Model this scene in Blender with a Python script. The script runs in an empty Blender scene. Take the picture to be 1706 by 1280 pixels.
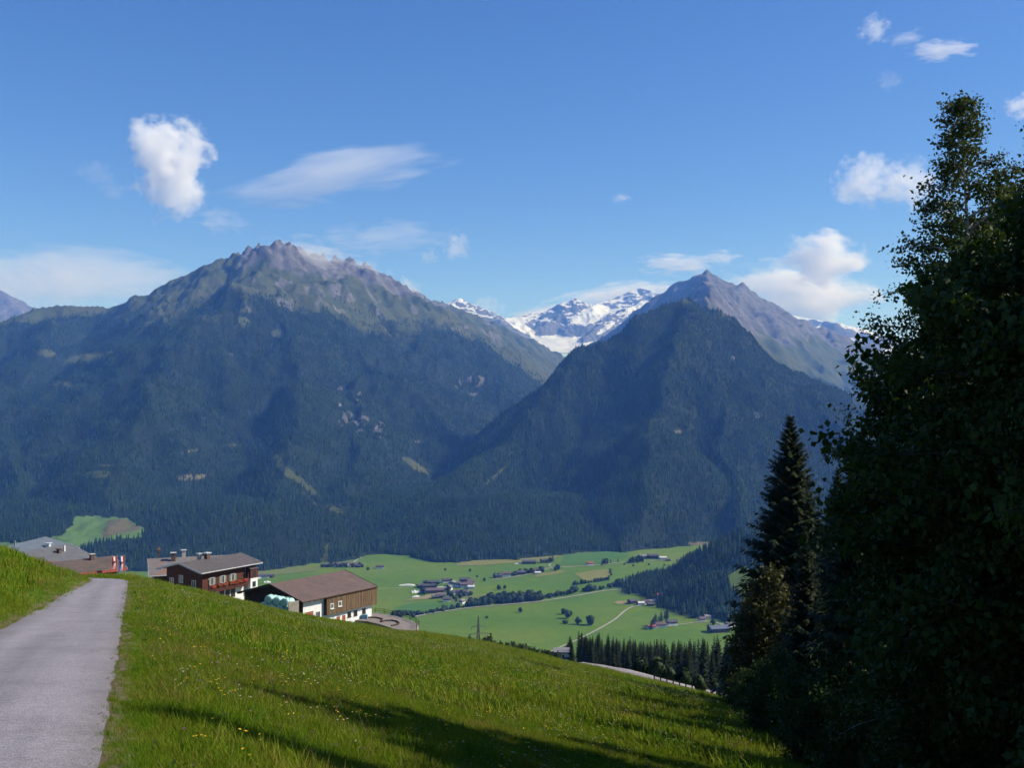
import bpy, math, random
import numpy as np
from mathutils import Vector, Matrix

random.seed(7)
RNG = np.random.default_rng(7)
SC = bpy.context.scene
COL = SC.collection

# ------------------------------------------------------------------ camera, sky, sun, exposure
F = 1660.0                                   # focal length in pixels of the 1706 px wide photograph
PITCH = math.atan(50.0 / F)
cam = bpy.data.cameras.new('camera')
cam.sensor_width = 36.0
cam.lens = 36.0 * F / 1706.0
cam.clip_start = 0.1
cam.clip_end = 90000.0
cam_ob = bpy.data.objects.new('camera', cam)
COL.objects.link(cam_ob)
cam_ob.location = (0, 0, 0)
cam_ob.rotation_euler = (math.pi / 2 + PITCH, 0, 0)
SC.camera = cam_ob

SUN_AZ = math.radians(86)                    # to the right of the viewing direction (+Y)
SUN_EL = math.radians(39)
world = bpy.data.worlds.new('World')
SC.world = world
world.use_nodes = True
wn = world.node_tree
bg = wn.nodes['Background']
sky = wn.nodes.new('ShaderNodeTexSky')
sky.sky_type = 'NISHITA'
sky.sun_disc = False
sky.sun_elevation = SUN_EL
sky.sun_rotation = SUN_AZ
sky.altitude = 1250
sky.air_density = 1.0
sky.dust_density = 0.4
sky.ozone_density = 4.0
hs = wn.nodes.new('ShaderNodeHueSaturation')
hs.inputs['Hue'].default_value = 0.513
hs.inputs['Saturation'].default_value = 1.22
wn.links.new(sky.outputs[0], hs.inputs['Color'])
wn.links.new(hs.outputs[0], bg.inputs[0])
bg.inputs[1].default_value = 0.1

sun = bpy.data.lights.new('sun', 'SUN')
sun.energy = 4.6
sun.angle = math.radians(0.5)
sun.color = (1.0, 0.95, 0.87)
sun_ob = bpy.data.objects.new('sun', sun)
COL.objects.link(sun_ob)
SUN_DIR = Vector((math.sin(SUN_AZ) * math.cos(SUN_EL), math.cos(SUN_AZ) * math.cos(SUN_EL), math.sin(SUN_EL)))
sun_ob.rotation_euler = SUN_DIR.to_track_quat('Z', 'Y').to_euler()

SC.render.engine = 'CYCLES'
SC.view_settings.view_transform = 'Standard'
SC.view_settings.look = 'None'
SC.view_settings.exposure = 0.5
SC.view_settings.gamma = 1.0
SC.view_settings.use_curve_mapping = False
cy = SC.cycles
cy.use_denoising = True
cy.max_bounces = 8
cy.diffuse_bounces = 2
cy.glossy_bounces = 2
cy.transmission_bounces = 3
cy.volume_bounces = 5
cy.transparent_max_bounces = 8
cy.volume_max_steps = 256
cy.use_adaptive_sampling = True
cy.adaptive_threshold = 0.02

# ------------------------------------------------------------------ helpers
def W(px, py, Y):
    """world point at depth Y seen at photograph pixel (px, py); the camera is the origin"""
    r = (px - 853.0) / F
    u = (640.0 - py) / F
    yd = math.cos(PITCH) - u * math.sin(PITCH)
    k = Y / yd
    return Vector((r * k, Y, (math.sin(PITCH) + u * math.cos(PITCH)) * k))

def Wz(px, py, z):
    """world point at height z seen at pixel"""
    p = W(px, py, 1.0)
    return p * (z / p.z)

def sstep(a, b, x):
    t = np.clip((np.asarray(x, float) - a) / (b - a), 0, 1)
    return t * t * (3 - 2 * t)

def _hash(ix, iy, seed):
    h = (ix.astype(np.int64) * 374761393 + iy.astype(np.int64) * 668265263 + seed * 974634577) & 0xffffffff
    h = ((h ^ (h >> 13)) * 1274126177) & 0xffffffff
    return (h ^ (h >> 16)) & 0xffffffff

def perlin(x, y, seed=0):
    x = np.asarray(x, float); y = np.asarray(y, float)
    xi = np.floor(x); yi = np.floor(y)
    fx = x - xi; fy = y - yi
    u = fx * fx * fx * (fx * (fx * 6 - 15) + 10); v = fy * fy * fy * (fy * (fy * 6 - 15) + 10)
    def g(ix, iy, dx, dy):
        a = _hash(ix, iy, seed) * (2 * math.pi / 4294967296.0)
        return np.cos(a) * dx + np.sin(a) * dy
    n00 = g(xi, yi, fx, fy); n10 = g(xi + 1, yi, fx - 1, fy)
    n01 = g(xi, yi + 1, fx, fy - 1); n11 = g(xi + 1, yi + 1, fx - 1, fy - 1)
    return 1.41 * ((n00 * (1 - u) + n10 * u) * (1 - v) + (n01 * (1 - u) + n11 * u) * v)

def fbm(x, y, oct=5, seed=0, gain=0.5):
    s = 0; a = 1.0; f = 1.0
    for i in range(oct):
        s = s + a * perlin(x * f + i * 17.3, y * f - i * 9.1, seed + i)
        a *= gain; f *= 2.03
    return s

def ridged(x, y, oct=5, seed=0, gain=0.55):
    s = 0; a = 1.0; f = 1.0; w = 1.0
    for i in range(oct):
        n = 1 - np.abs(perlin(x * f + i * 7.7, y * f + i * 3.3, seed + i))
        n = n * n * w
        w = np.clip(n * 1.6, 0, 1)
        s = s + a * n
        a *= gain; f *= 2.07
    return s

def tag(o, label=None, cat=None, group=None, kind=None):
    if label: o['label'] = label
    if cat: o['category'] = cat
    if group: o['group'] = group
    if kind: o['kind'] = kind
    return o

def link(o, parent=None):
    COL.objects.link(o)
    if parent is not None:
        o.parent = parent
    return o

def empty(name, loc=(0, 0, 0), rz=0.0):
    o = bpy.data.objects.new(name, None)
    o.location = loc
    o.rotation_euler = (0, 0, rz)
    o.empty_display_size = 0.2
    return link(o)

def mesh_np(name, V, Fc, mats=None, smooth=False, mat_idx=None):
    """V (n,3), Fc (m,k) int array of equal polygons"""
    me = bpy.data.meshes.new(name)
    V = np.ascontiguousarray(V, dtype=np.float32); Fc = np.ascontiguousarray(Fc, dtype=np.int32)
    n, k = Fc.shape
    me.vertices.add(len(V)); me.vertices.foreach_set('co', V.ravel())
    me.loops.add(n * k); me.loops.foreach_set('vertex_index', Fc.ravel())
    me.polygons.add(n)
    me.polygons.foreach_set('loop_start', np.arange(0, n * k, k, dtype=np.int32))
    me.polygons.foreach_set('loop_total', np.full(n, k, dtype=np.int32))
    if smooth:
        me.polygons.foreach_set('use_smooth', np.ones(n, dtype=bool))
    for m in (mats or []):
        me.materials.append(m)
    if mat_idx is not None:
        me.polygons.foreach_set('material_index', np.ascontiguousarray(mat_idx, dtype=np.int32))
    me.update(calc_edges=True)
    me.validate()
    return me

def ob(name, me, parent=None):
    return link(bpy.data.objects.new(name, me), parent)

def attr(me, name, vals, typ='FLOAT', dom='POINT'):
    a = me.attributes.new(name, typ, dom)
    key = 'value' if typ == 'FLOAT' else ('color' if typ == 'FLOAT_COLOR' else 'vector')
    a.data.foreach_set(key, np.ascontiguousarray(vals, dtype=np.float32).ravel())

def grid_faces(nr, nc):
    i = np.arange(nr - 1)[:, None] * nc + np.arange(nc - 1)[None, :]
    i = i.ravel()
    return np.stack([i, i + 1, i + nc + 1, i + nc], 1)

# ---- node material helpers
class NT:
    def __init__(self, name):
        self.m = bpy.data.materials.new(name)
        self.m.use_nodes = True
        self.t = self.m.node_tree
        self.b = self.t.nodes['Principled BSDF']
        self.out = self.t.nodes['Material Output']
    def n(self, typ, **kw):
        nd = self.t.nodes.new(typ)
        for k, v in kw.items():
            setattr(nd, k, v)
        return nd
    def l(self, a, b):
        self.t.links.new(a, b)
    def pos(self):
        return self.n('ShaderNodeNewGeometry').outputs['Position']
    def objc(self):
        return self.n('ShaderNodeTexCoord').outputs['Object']
    def scaled(self, src, sc):
        mp = self.n('ShaderNodeMapping')
        mp.inputs['Scale'].default_value = sc
        self.l(src, mp.inputs[0])
        return mp.outputs[0]
    def noise(self, src, scale, detail=4, rough=0.55, dist=0.0):
        nz = self.n('ShaderNodeTexNoise')
        nz.inputs['Scale'].default_value = scale
        nz.inputs['Detail'].default_value = detail
        nz.inputs['Roughness'].default_value = rough
        nz.inputs['Distortion'].default_value = dist
        self.l(src, nz.inputs['Vector'])
        return nz.outputs['Fac']
    def ramp(self, fac, stops):
        r = self.n('ShaderNodeValToRGB')
        el = r.color_ramp.elements
        while len(el) < len(stops):
            el.new(0.5)
        for e, (p, c) in zip(el, stops):
            e.position = p
            e.color = (*c, 1) if len(c) == 3 else c
        self.l(fac, r.inputs[0])
        return r.outputs[0]
    def mix(self, fac, a, b, mode='MIX'):
        mx = self.n('ShaderNodeMix', data_type='RGBA', blend_type=mode)
        for s, v in ((mx.inputs[0], fac), (mx.inputs[6], a), (mx.inputs[7], b)):
            if isinstance(v, (int, float)):
                s.default_value = v
            elif isinstance(v, (tuple, list)):
                s.default_value = (*v, 1) if len(v) == 3 else v
            else:
                self.l(v, s)
        return mx.outputs[2]
    def math(self, op, a, b=None, clamp=False):
        mt = self.n('ShaderNodeMath', operation=op)
        mt.use_clamp = clamp
        for s, v in ((mt.inputs[0], a), (mt.inputs[1], b)):
            if v is None:
                continue
            if isinstance(v, (int, float)):
                s.default_value = v
            else:
                self.l(v, s)
        return mt.outputs[0]
    def attr(self, name):
        a = self.n('ShaderNodeAttribute')
        a.attribute_name = name
        return a
    def rand(self):
        return self.n('ShaderNodeObjectInfo').outputs['Random']
    def bump(self, h, strength=0.4, dist=0.02):
        b = self.n('ShaderNodeBump')
        b.inputs['Strength'].default_value = strength
        b.inputs['Distance'].default_value = dist
        self.l(h, b.inputs['Height'])
        self.l(b.outputs[0], self.b.inputs['Normal'])
    def col(self, c):
        if isinstance(c, (tuple, list)):
            self.b.inputs['Base Color'].default_value = (*c, 1)
        else:
            self.l(c, self.b.inputs['Base Color'])
    def fin(self, rough=0.85, spec=0.3, metal=0.0):
        self.b.inputs['Roughness'].default_value = rough
        self.b.inputs['Specular IOR Level'].default_value = spec
        self.b.inputs['Metallic'].default_value = metal
        return self.m

def mat_noise(name, c1, c2, scale=3.0, rough=0.85, spec=0.3, stretch=(1, 1, 1), bump=0.3, bdist=0.02, metal=0.0, lo=0.3, hi=0.7):
    t = NT(name)
    v = t.scaled(t.objc(), stretch)
    f = t.noise(v, scale, 5, 0.6)
    t.col(t.ramp(f, [(lo, c1), (hi, c2)]))
    if bump:
        t.bump(t.noise(v, scale * 3, 4), bump, bdist)
    return t.fin(rough, spec, metal)

def leaf_mat(name, c1, c2, trans=0.25, rough=0.6, spec=0.15, use_random=False, nscale=0.6, coords='pos'):
    t = NT(name)
    f = t.rand() if use_random else t.noise(t.pos() if coords == 'pos' else t.objc(), nscale, 3, 0.7)
    c = t.ramp(f, [(0.0 if use_random else 0.3, c1), (1.0 if use_random else 0.7, c2)])
    t.col(c)
    t.fin(rough, spec)
    if trans > 0:
        tr = t.n('ShaderNodeBsdfTranslucent')
        t.l(t.mix(1.0, c, (1.3, 1.35, 0.5), 'MULTIPLY'), tr.inputs[0])
        ms = t.n('ShaderNodeMixShader')
        ms.inputs[0].default_value = trans
        t.l(t.b.outputs[0], ms.inputs[1]); t.l(tr.outputs[0], ms.inputs[2])
        t.l(ms.outputs[0], t.out.inputs[0])
    return t.m

def scatter(name, P, R, S, proto, label, cat='vegetation', kind='stuff', parent=None):
    """uncountable stuff: points with rotation and scale, instanced by geometry nodes"""
    me = bpy.data.meshes.new(name)
    n = len(P)
    me.vertices.add(n); me.vertices.foreach_set('co', np.ascontiguousarray(P, dtype=np.float32).ravel())
    attr(me, 'irot', R, 'FLOAT_VECTOR'); attr(me, 'iscl', S, 'FLOAT_VECTOR')
    me.update()
    o = ob(name, me, parent)
    ng = bpy.data.node_groups.new(name + '_scatter', 'GeometryNodeTree')
    ng.interface.new_socket('Geometry', in_out='INPUT', socket_type='NodeSocketGeometry')
    ng.interface.new_socket('Geometry', in_out='OUTPUT', socket_type='NodeSocketGeometry')
    N = ng.nodes
    gi = N.new('NodeGroupInput'); go = N.new('NodeGroupOutput'); ip = N.new('GeometryNodeInstanceOnPoints')
    oi = N.new('GeometryNodeObjectInfo'); oi.inputs['Object'].default_value = proto
    ar = N.new('GeometryNodeInputNamedAttribute'); ar.data_type = 'FLOAT_VECTOR'; ar.inputs[0].default_value = 'irot'
    asx = N.new('GeometryNodeInputNamedAttribute'); asx.data_type = 'FLOAT_VECTOR'; asx.inputs[0].default_value = 'iscl'
    er = N.new('FunctionNodeEulerToRotation')
    L = ng.links.new
    L(gi.outputs[0], ip.inputs['Points']); L(oi.outputs['Geometry'], ip.inputs['Instance'])
    L(ar.outputs[0], er.inputs[0]); L(er.outputs[0], ip.inputs['Rotation']); L(asx.outputs[0], ip.inputs['Scale'])
    L(ip.outputs[0], go.inputs[0])
    md = o.modifiers.new('scatter', 'NODES'); md.node_group = ng
    if label:
        tag(o, label, cat, kind=kind)
    else:
        o['kind'] = kind
    return o

class MB:
    """collects boxes, prisms and tubes into one mesh"""
    def __init__(self):
        self.v = []; self.f = []; self.mi = []
    def add(self, vs, fs, mi=0):
        b = len(self.v)
        self.v += [tuple(v) for v in vs]
        self.f += [tuple(i + b for i in f) for f in fs]
        self.mi += [mi] * len(fs)
    def box(self, x0, x1, y0, y1, z0, z1, mi=0, M=None):
        vs = [Vector(p) for p in ((x0, y0, z0), (x1, y0, z0), (x1, y1, z0), (x0, y1, z0), (x0, y0, z1), (x1, y0, z1), (x1, y1, z1), (x0, y1, z1))]
        if M is not None:
            vs = [M @ v for v in vs]
        self.add(vs, [(0, 3, 2, 1), (4, 5, 6, 7), (0, 1, 5, 4), (1, 2, 6, 5), (2, 3, 7, 6), (3, 0, 4, 7)], mi)
        return self
    def prism(self, poly, d, mi=0):
        """poly: 3D points of one face (ccw seen against d), extruded by vector d"""
        n = len(poly); d = Vector(d)
        vs = [Vector(p) for p in poly] + [Vector(p) + d for p in poly]
        fs = [tuple(range(n))[::-1], tuple(range(n, 2 * n))] + [(i, (i + 1) % n, n + (i + 1) % n, n + i) for i in range(n)]
        self.add(vs, fs, mi)
        return self
    def tube(self, pts, rads, seg=6, mi=0, cap=True):
        pts = [Vector(p) for p in pts]
        vs = []
        for i, p in enumerate(pts):
            d = (pts[min(i + 1, len(pts) - 1)] - pts[max(i - 1, 0)]).normalized()
            a = d.cross(Vector((0.13, 0.97, 0.2)))
            if a.length < 1e-3:
                a = d.cross(Vector((1, 0, 0)))
            a.normalize(); b = d.cross(a)
            r = rads[i] if hasattr(rads, '__len__') else rads
            for k in range(seg):
                t = 2 * math.pi * k / seg
                vs.append(p + a * (r * math.cos(t)) + b * (r * math.sin(t)))
        fs = []
        for i in range(len(pts) - 1):
            for k in range(seg):
                fs.append((i * seg + k, i * seg + (k + 1) % seg, (i + 1) * seg + (k + 1) % seg, (i + 1) * seg + k))
        if cap:
            fs.append(tuple(range(seg))[::-1]); fs.append(tuple((len(pts) - 1) * seg + k for k in range(seg)))
        self.add(vs, fs, mi)
        return self
    def mesh(self, name, mats, smooth=False):
        me = bpy.data.meshes.new(name)
        me.from_pydata(self.v, [], self.f)
        for m in (mats if isinstance(mats, (list, tuple)) else [mats]):
            me.materials.append(m)
        if any(self.mi):
            me.polygons.foreach_set('material_index', self.mi)
        if smooth:
            me.polygons.foreach_set('use_smooth', [True] * len(self.f))
        me.update()
        return me
    def build(self, name, mats, parent=None, smooth=False):
        return ob(name, self.mesh(name, mats, smooth), parent)
# ------------------------------------------------------------------ near hillside
CREST = np.array([(-500, 760, 40), (-200, 845, 48), (0, 919, 56), (60, 939, 63), (100, 954, 72), (130, 963, 88), (165, 962, 97), (220, 962, 98), (260, 971, 106),
                  (300, 981, 112), (350, 991, 118), (400, 1003, 124), (450, 1015, 130), (505, 1027, 136), (560, 1037, 142), (610, 1044, 145),
                  (660, 1054, 147), (700, 1056, 150), (760, 1065, 154), (820, 1075, 155), (900, 1093, 150), (940, 1104, 147), (1000, 1116, 143),
                  (1080, 1134, 142), (1200, 1164, 136), (1300, 1192, 124), (1500, 1240, 110), (1706, 1290, 100), (2300, 1420, 85)], float)
_cz = np.array([W(a, b, c).z for a, b, c in CREST])
ZV = -400.0

def plane(X, Y):
    u = X + 0.34 + 0.38 * Y
    z = -1.6 - 0.15 * Y - 0.2 * np.maximum(u, 0) - 0.02 * np.clip(-u, 0, 2.7)
    z = z - 0.10 * np.clip(u, 0, 8) * (1 - sstep(20, 60, Y))
    bank = np.maximum(-u - 2.9, 0)
    z = z + (0.42 * bank - 0.16 * np.maximum(bank - 5, 0)) * (1 - sstep(66, 84, Y))
    return z

def ground(X, Y):
    """height of the near hillside"""
    X = np.asarray(X, float); Y = np.asarray(Y, float)
    Ys = np.maximum(Y, 3.0)
    px = np.clip(853 + F * X / Ys, -500, 2300)
    Yc = np.interp(px, CREST[:, 0], CREST[:, 2]); zc = np.interp(px, CREST[:, 0], _cz)
    q = (px - 853) / F
    corr = zc - plane(q * Yc, Yc)
    zn = plane(X, Y) + corr * sstep(0.3, 1.0, Ys / Yc)
    m = -zc / Yc + 0.012
    d = np.maximum(Y - Yc, 0)
    k = np.interp(px, [760, 920], [0.0016, 0.0004])
    zf = zc - m * d - 0.5 * k * np.minimum(d, 70) ** 2 - k * 70 * np.maximum(d - 70, 0)
    z = np.where(Y > Yc, zf, zn)
    u = X + 0.34 + 0.38 * Y
    w = sstep(0.6, 6, np.abs(u + 1.35) - 1.4) * sstep(2, 12, Ys)
    z = z + w * (0.16 * perlin(X / 5.0, Y / 5.0, 3) + 0.3 * perlin(X / 17.0, Y / 14.0, 4)) * (1 - 0.65 * sstep(0.75, 1.0, Ys / Yc))
    far = sstep(40, 300, d)
    z = z + far * 10 * fbm(X / 220.0, Y / 220.0, 4, 11)
    return np.maximum(z, ZV - 8)

def gz(x, y):
    return float(ground(np.array([x]), np.array([y]))[0])

# the lane: right edge straight to the bend, then left behind the bank
LANE = [(-0.34 - 0.38 * y - 1.36, y) for y in np.concatenate([np.arange(-14, 10, 1.0), np.arange(10, 80, 2.5)])]
LANE += [(-32.1, 79.5), (-33.6, 83.0), (-35.8, 86.2), (-38.8, 88.6), (-42.5, 90.2), (-47, 91.2), (-54, 92), (-62, 92.6)]
LANE = np.array(LANE)

def lane_dist(X, Y):
    d = np.full(X.shape, 1e9)
    for i in range(0, len(LANE) - 1):
        a = LANE[i]; b = LANE[i + 1]; ab = b - a
        t = np.clip(((X - a[0]) * ab[0] + (Y - a[1]) * ab[1]) / (ab @ ab), 0, 1)
        d = np.minimum(d, np.hypot(X - a[0] - t * ab[0], Y - a[1] - t * ab[1]))
    return d

# ---- materials of the ground
def meadow_mat():
    t = NT('meadow_soil_and_sward')
    p = t.pos()
    big = t.noise(p, 0.09, 4, 0.6)
    mid = t.noise(p, 0.9, 5, 0.65)
    fine = t.noise(t.scaled(p, (1, 1, 0.3)), 14.0, 4, 0.7)
    c = t.ramp(mid, [(0.3, (0.055, 0.11, 0.008)), (0.55, (0.09, 0.145, 0.012)), (0.75, (0.14, 0.135, 0.026))])
    c = t.mix(t.ramp(big, [(0.42, (0, 0, 0)), (0.66, (1, 1, 1))]), c, (0.125, 0.118, 0.034))
    c = t.mix(0.55, c, t.ramp(fine, [(0.3, (0.35, 0.35, 0.3)), (0.7, (1.35, 1.35, 1.2))]), 'MULTIPLY')
    soil = t.ramp(t.noise(p, 7.0, 5, 0.7), [(0.3, (0.10, 0.075, 0.045)), (0.55, (0.17, 0.135, 0.085)), (0.75, (0.27, 0.245, 0.22))])
    vf = t.math('ADD', t.attr('verge').outputs['Fac'], t.math('MULTIPLY', t.math('SUBTRACT', t.noise(p, 3.0, 4, 0.6), 0.5), 1.2))
    c = t.mix(t.ramp(vf, [(0.35, (0, 0, 0)), (0.6, (1, 1, 1))]), c, soil)
    t.col(c)
    t.bump(t.noise(p, 9.0, 6, 0.75), 0.7, 0.25)
    return t.fin(0.9, 0.15)
M_MEADOW = meadow_mat()

def road_mat(name, c1, c2):
    t = NT(name)
    p = t.pos()
    m0 = t.n('ShaderNodeMapping'); m0.inputs['Rotation'].default_value = (0, 0, -0.363); t.l(p, m0.inputs[0])
    mp = t.n('ShaderNodeMapping'); mp.inputs['Scale'].default_value = (1.0, 0.04, 0.0); t.l(m0.outputs[0], mp.inputs[0])
    a = t.noise(mp.outputs[0], 1.4, 4, 0.6)
    b = t.noise(p, 42.0, 3, 0.7)
    vo = t.n('ShaderNodeTexVoronoi'); vo.inputs['Scale'].default_value = 55.0
    t.l(p, vo.inputs['Vector'])
    c = t.ramp(a, [(0.3, c1), (0.7, c2)])
    c = t.mix(0.8, c, t.ramp(b, [(0.25, (0.5, 0.5, 0.52)), (0.75, (1.4, 1.36, 1.36))]), 'MULTIPLY')
    c = t.mix(0.5, c, t.ramp(t.noise(p, 13.0, 4, 0.75), [(0.32, (0.6, 0.6, 0.64)), (0.68, (1.3, 1.26, 1.26))]), 'MULTIPLY')
    st = t.noise(p, 0.8, 5, 0.7)
    c = t.mix(0.6, c, t.ramp(st, [(0.34, (0.72, 0.71, 0.7)), (0.5, (1, 1, 1)), (0.66, (1.12, 1.12, 1.12))]), 'MULTIPLY')
    sc_ = t.attr('cross').outputs['Fac']
    tr_ = t.ramp(sc_, [(0.0, (0.8, 0.76, 0.7)), (0.10, (0.95, 0.94, 0.93)), (0.26, (1.12, 1.12, 1.13)), (0.5, (0.93, 0.92, 0.92)), (0.74, (1.12, 1.12, 1.13)), (0.90, (0.95, 0.94, 0.93)), (1.0, (0.8, 0.76, 0.7))])
    c = t.mix(0.8, c, tr_, 'MULTIPLY')
    c = t.mix(0.45, c, t.ramp(vo.outputs['Distance'], [(0.1, (1.25, 1.25, 1.25)), (0.6, (0.55, 0.55, 0.57))]), 'MULTIPLY')
    t.col(c)
    t.bump(vo.outputs['Distance'], 0.5, 0.012)
    return t.fin(0.8, 0.3)
M_ROAD = road_mat('worn_grey_asphalt', (0.235, 0.228, 0.245), (0.32, 0.305, 0.325))
M_YARD = road_mat('pale_yard_paving', (0.28, 0.26, 0.25), (0.38, 0.35, 0.33))

def build_meadow():
    ys = np.concatenate([np.linspace(-16, 8, 34)[:-1], 8 * (1500 / 8.0) ** np.linspace(0, 1, 330)])
    s = np.linspace(-1, 1, 300)
    Y = np.repeat(ys[:, None], len(s), 1)
    X = s[None, :] * (18 + 0.85 * np.maximum(Y, 0))
    Z = ground(X, Y)
    ld = lane_dist(X, Y)
    Z = Z - 0.14 * (1 - sstep(1.05, 1.3, ld))
    V = np.stack([X, Y, Z], -1).reshape(-1, 3)
    me = mesh_np('meadow', V, grid_faces(*X.shape), [M_MEADOW], smooth=True)
    attr(me, 'verge', (1 - sstep(1.35, 1.8, ld)).ravel())
    return tag(ob('meadow', me), 'sloping flower meadow falling away to the right of the lane', 'meadow', kind='structure')
build_meadow()

def ribbon(name, pts, half, mat, zoff=0.0, zfun=None, ncross=7, crown=0.03, wob=0.05, sub=6, bench=0.0):
    """a road strip along map points; ragged edges"""
    P = np.array(pts, float)
    Q = []
    for i in range(len(P) - 1):
        for k in range(sub):
            t = k / sub
            p0 = P[max(i - 1, 0)]; p1 = P[i]; p2 = P[i + 1]; p3 = P[min(i + 2, len(P) - 1)]
            Q.append(0.5 * ((2 * p1) + (-p0 + p2) * t + (2 * p0 - 5 * p1 + 4 * p2 - p3) * t * t + (-p0 + 3 * p1 - 3 * p2 + p3) * t ** 3))
    Q.append(P[-1]); Q = np.array(Q)
    T = np.gradient(Q[:, :2], axis=0); T /= np.linalg.norm(T, axis=1)[:, None]
    Nn = np.stack([-T[:, 1], T[:, 0]], 1)
    s = np.linspace(-1, 1, ncross)
    h = np.asarray(half if not np.isscalar(half) else np.full(len(Q), half))
    wv = np.ones((len(Q), ncross)) * s[None, :]
    arc = np.cumsum(np.r_[0, np.linalg.norm(np.diff(Q[:, :2], axis=0), axis=1)])
    wv[:, 0] -= wob * perlin(arc * 0.9, arc * 0 + 1.5, 31) + 0.6 * wob * perlin(arc * 4, arc * 0 + 2.5, 32)
    wv[:, -1] += wob * perlin(arc * 0.9, arc * 0 + 7.5, 33) + 0.6 * wob * perlin(arc * 4, arc * 0 + 9.5, 34)
    X = Q[:, None, 0] + Nn[:, None, 0] * wv * h[:, None]
    Y = Q[:, None, 1] + Nn[:, None, 1] * wv * h[:, None]
    Z = zfun(X, Y) + zoff + crown * (1 - s[None, :] ** 2)
    if bench:                                # level bench with earth shoulders instead of a strip lying on the slope
        Z = np.repeat(Z[:, ncross // 2:ncross // 2 + 1], ncross, 1); Z[:, 0] -= bench; Z[:, -1] -= bench
    Vv = np.stack([X, Y, Z], -1).reshape(-1, 3)
    me = mesh_np(name, Vv, grid_faces(*X.shape)[:, ::-1], [mat], smooth=True)
    attr(me, 'cross', np.repeat((s[None, :] * .5 + .5), len(Q), 0).ravel())
    o = ob(name, me)
    o['kind'] = 'structure'
    return o

lane = ribbon('lane', LANE, 1.36, M_ROAD, 0.012, ground, ncross=9, wob=0.03, sub=8)
tag(lane, 'narrow grey lane running downhill and bending left', 'road')
# lower gravel road just under the meadow's far edge
LOWER = [(W(x, y, Y).x, Y) for x, y, Y in ((960, 1108, 158), (1000, 1118, 150), (1040, 1128, 142), (1080, 1139, 135.5), (1120, 1150, 131.5), (1160, 1160, 130), (1200, 1169, 128), (1260, 1186, 124), (1340, 1200, 118))]
lower_road = ribbon('lower_road', LOWER, 1.75, M_YARD, 0.42, ground, ncross=9, wob=0.0, bench=1.6)
tag(lower_road, 'pale gravel road with a post fence beyond the meadow edge', 'road')

# ------------------------------------------------------------------ valley floor and wooded spur
def valley(X, Y):
    X = np.asarray(X, float); Y = np.asarray(Y, float)
    z = ZV + 1.2 * perlin(X / 300.0, Y / 260.0, 21)
    d = np.hypot((X - 660) / 400.0, (Y - 2230) / 420.0)
    w = 1 - sstep(0.12, 1.0, d + 0.13 * fbm(X / 160.0, Y / 160.0, 3, 22))
    z = z + 128 * w + w * 14 * fbm(X / 90.0, Y / 90.0, 4, 23)
    return z

def vz(x, y):
    return float(valley(np.array([x]), np.array([y]))[0])

def VP(px, py):
    """point of the valley floor seen at a pixel"""
    p = Wz(px, py, ZV)
    for _ in range(6):
        p = Wz(px, py, vz(p.x, p.y))
    return p

def valley_mat():
    t = NT('valley_pasture')
    p = t.pos()
    big = t.noise(p, 0.004, 3, 0.5)
    mid = t.noise(p, 0.03, 5, 0.6)
    w = t.n('ShaderNodeTexWave'); w.inputs['Scale'].default_value = 0.045; w.inputs['Distortion'].default_value = 1.5; w.inputs['Detail Scale'].default_value = 0.2
    mp = t.n('ShaderNodeMapping'); mp.inputs['Rotation'].default_value = (0, 0, 0.9); t.l(p, mp.inputs[0]); t.l(mp.outputs[0], w.inputs['Vector'])
    c = t.ramp(big, [(0.3, (0.07, 0.142, 0.010)), (0.5, (0.088, 0.158, 0.012)), (0.72, (0.125, 0.172, 0.018))])
    c = t.mix(0.45, c, t.ramp(mid, [(0.25, (0.7, 0.72, 0.65)), (0.75, (1.25, 1.2, 1.2))]), 'MULTIPLY')
    c = t.mix(0.16, c, t.ramp(w.outputs[0], [(0.35, (0.75, 0.78, 0.7)), (0.65, (1.2, 1.15, 1.1))]), 'MULTIPLY')
    wo = t.attr('wood').outputs['Fac']
    c = t.mix(wo, c, (0.016, 0.026, 0.011))
    t.col(c)
    return t.fin(0.9, 0.1)
M_VALLEY = valley_mat()

def spur_wood(X, Y):
    """1 where the spur on the right is wooded"""
    d = np.hypot((X - 660) / 400.0, (Y - 2230) / 420.0) + 0.13 * fbm(X / 160.0, Y / 160.0, 3, 22)
    w = 1 - sstep(0.93, 1.0, d)
    c = VP(1245, 962)
    w = w * sstep(30, 45, np.hypot(X - c.x, (Y - c.y) * 0.55))
    return w

def build_valley():
    ys = np.linspace(1150, 3600, 260); s = np.linspace(-1.0, 1.0, 260)
    Y = np.repeat(ys[:, None], len(s), 1); X = s[None, :] * (0.62 * Y + 150)
    Z = valley(X, Y)
    me = mesh_np('valley_floor', np.stack([X, Y, Z], -1).reshape(-1, 3), grid_faces(*X.shape), [M_VALLEY], smooth=True)
    attr(me, 'wood', spur_wood(X, Y).ravel())
    tag(ob('valley_floor', me), 'green pasture on the flat valley floor', 'pasture', kind='structure')
build_valley()

EDGE = np.array([(-300, 952), (430, 950), (490, 944), (540, 938), (600, 929), (640, 923), (700, 931), (760, 936), (850, 933), (940, 923), (1000, 918), (1100, 912), (1230, 903), (1900, 890)], float)
def apron(X, Y):
    """gentle foot slope rising from the edge of the flat pastures"""
    px = 853 + F * X / Y
    ye = 400.0 * F / (np.interp(px, EDGE[:, 0], EDGE[:, 1]) - 690.0)
    d = Y - ye + 40 * fbm(X / 120.0, Y / 120.0, 3, 91)
    return np.where(d > 0, ZV + 0.22 * np.minimum(d, 500) + 2.5, ZV - 40)
# ------------------------------------------------------------------ mountains from ridge lines
def ridge_pts(lst):
    return np.array([tuple(W(*p)) for p in lst])

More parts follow.
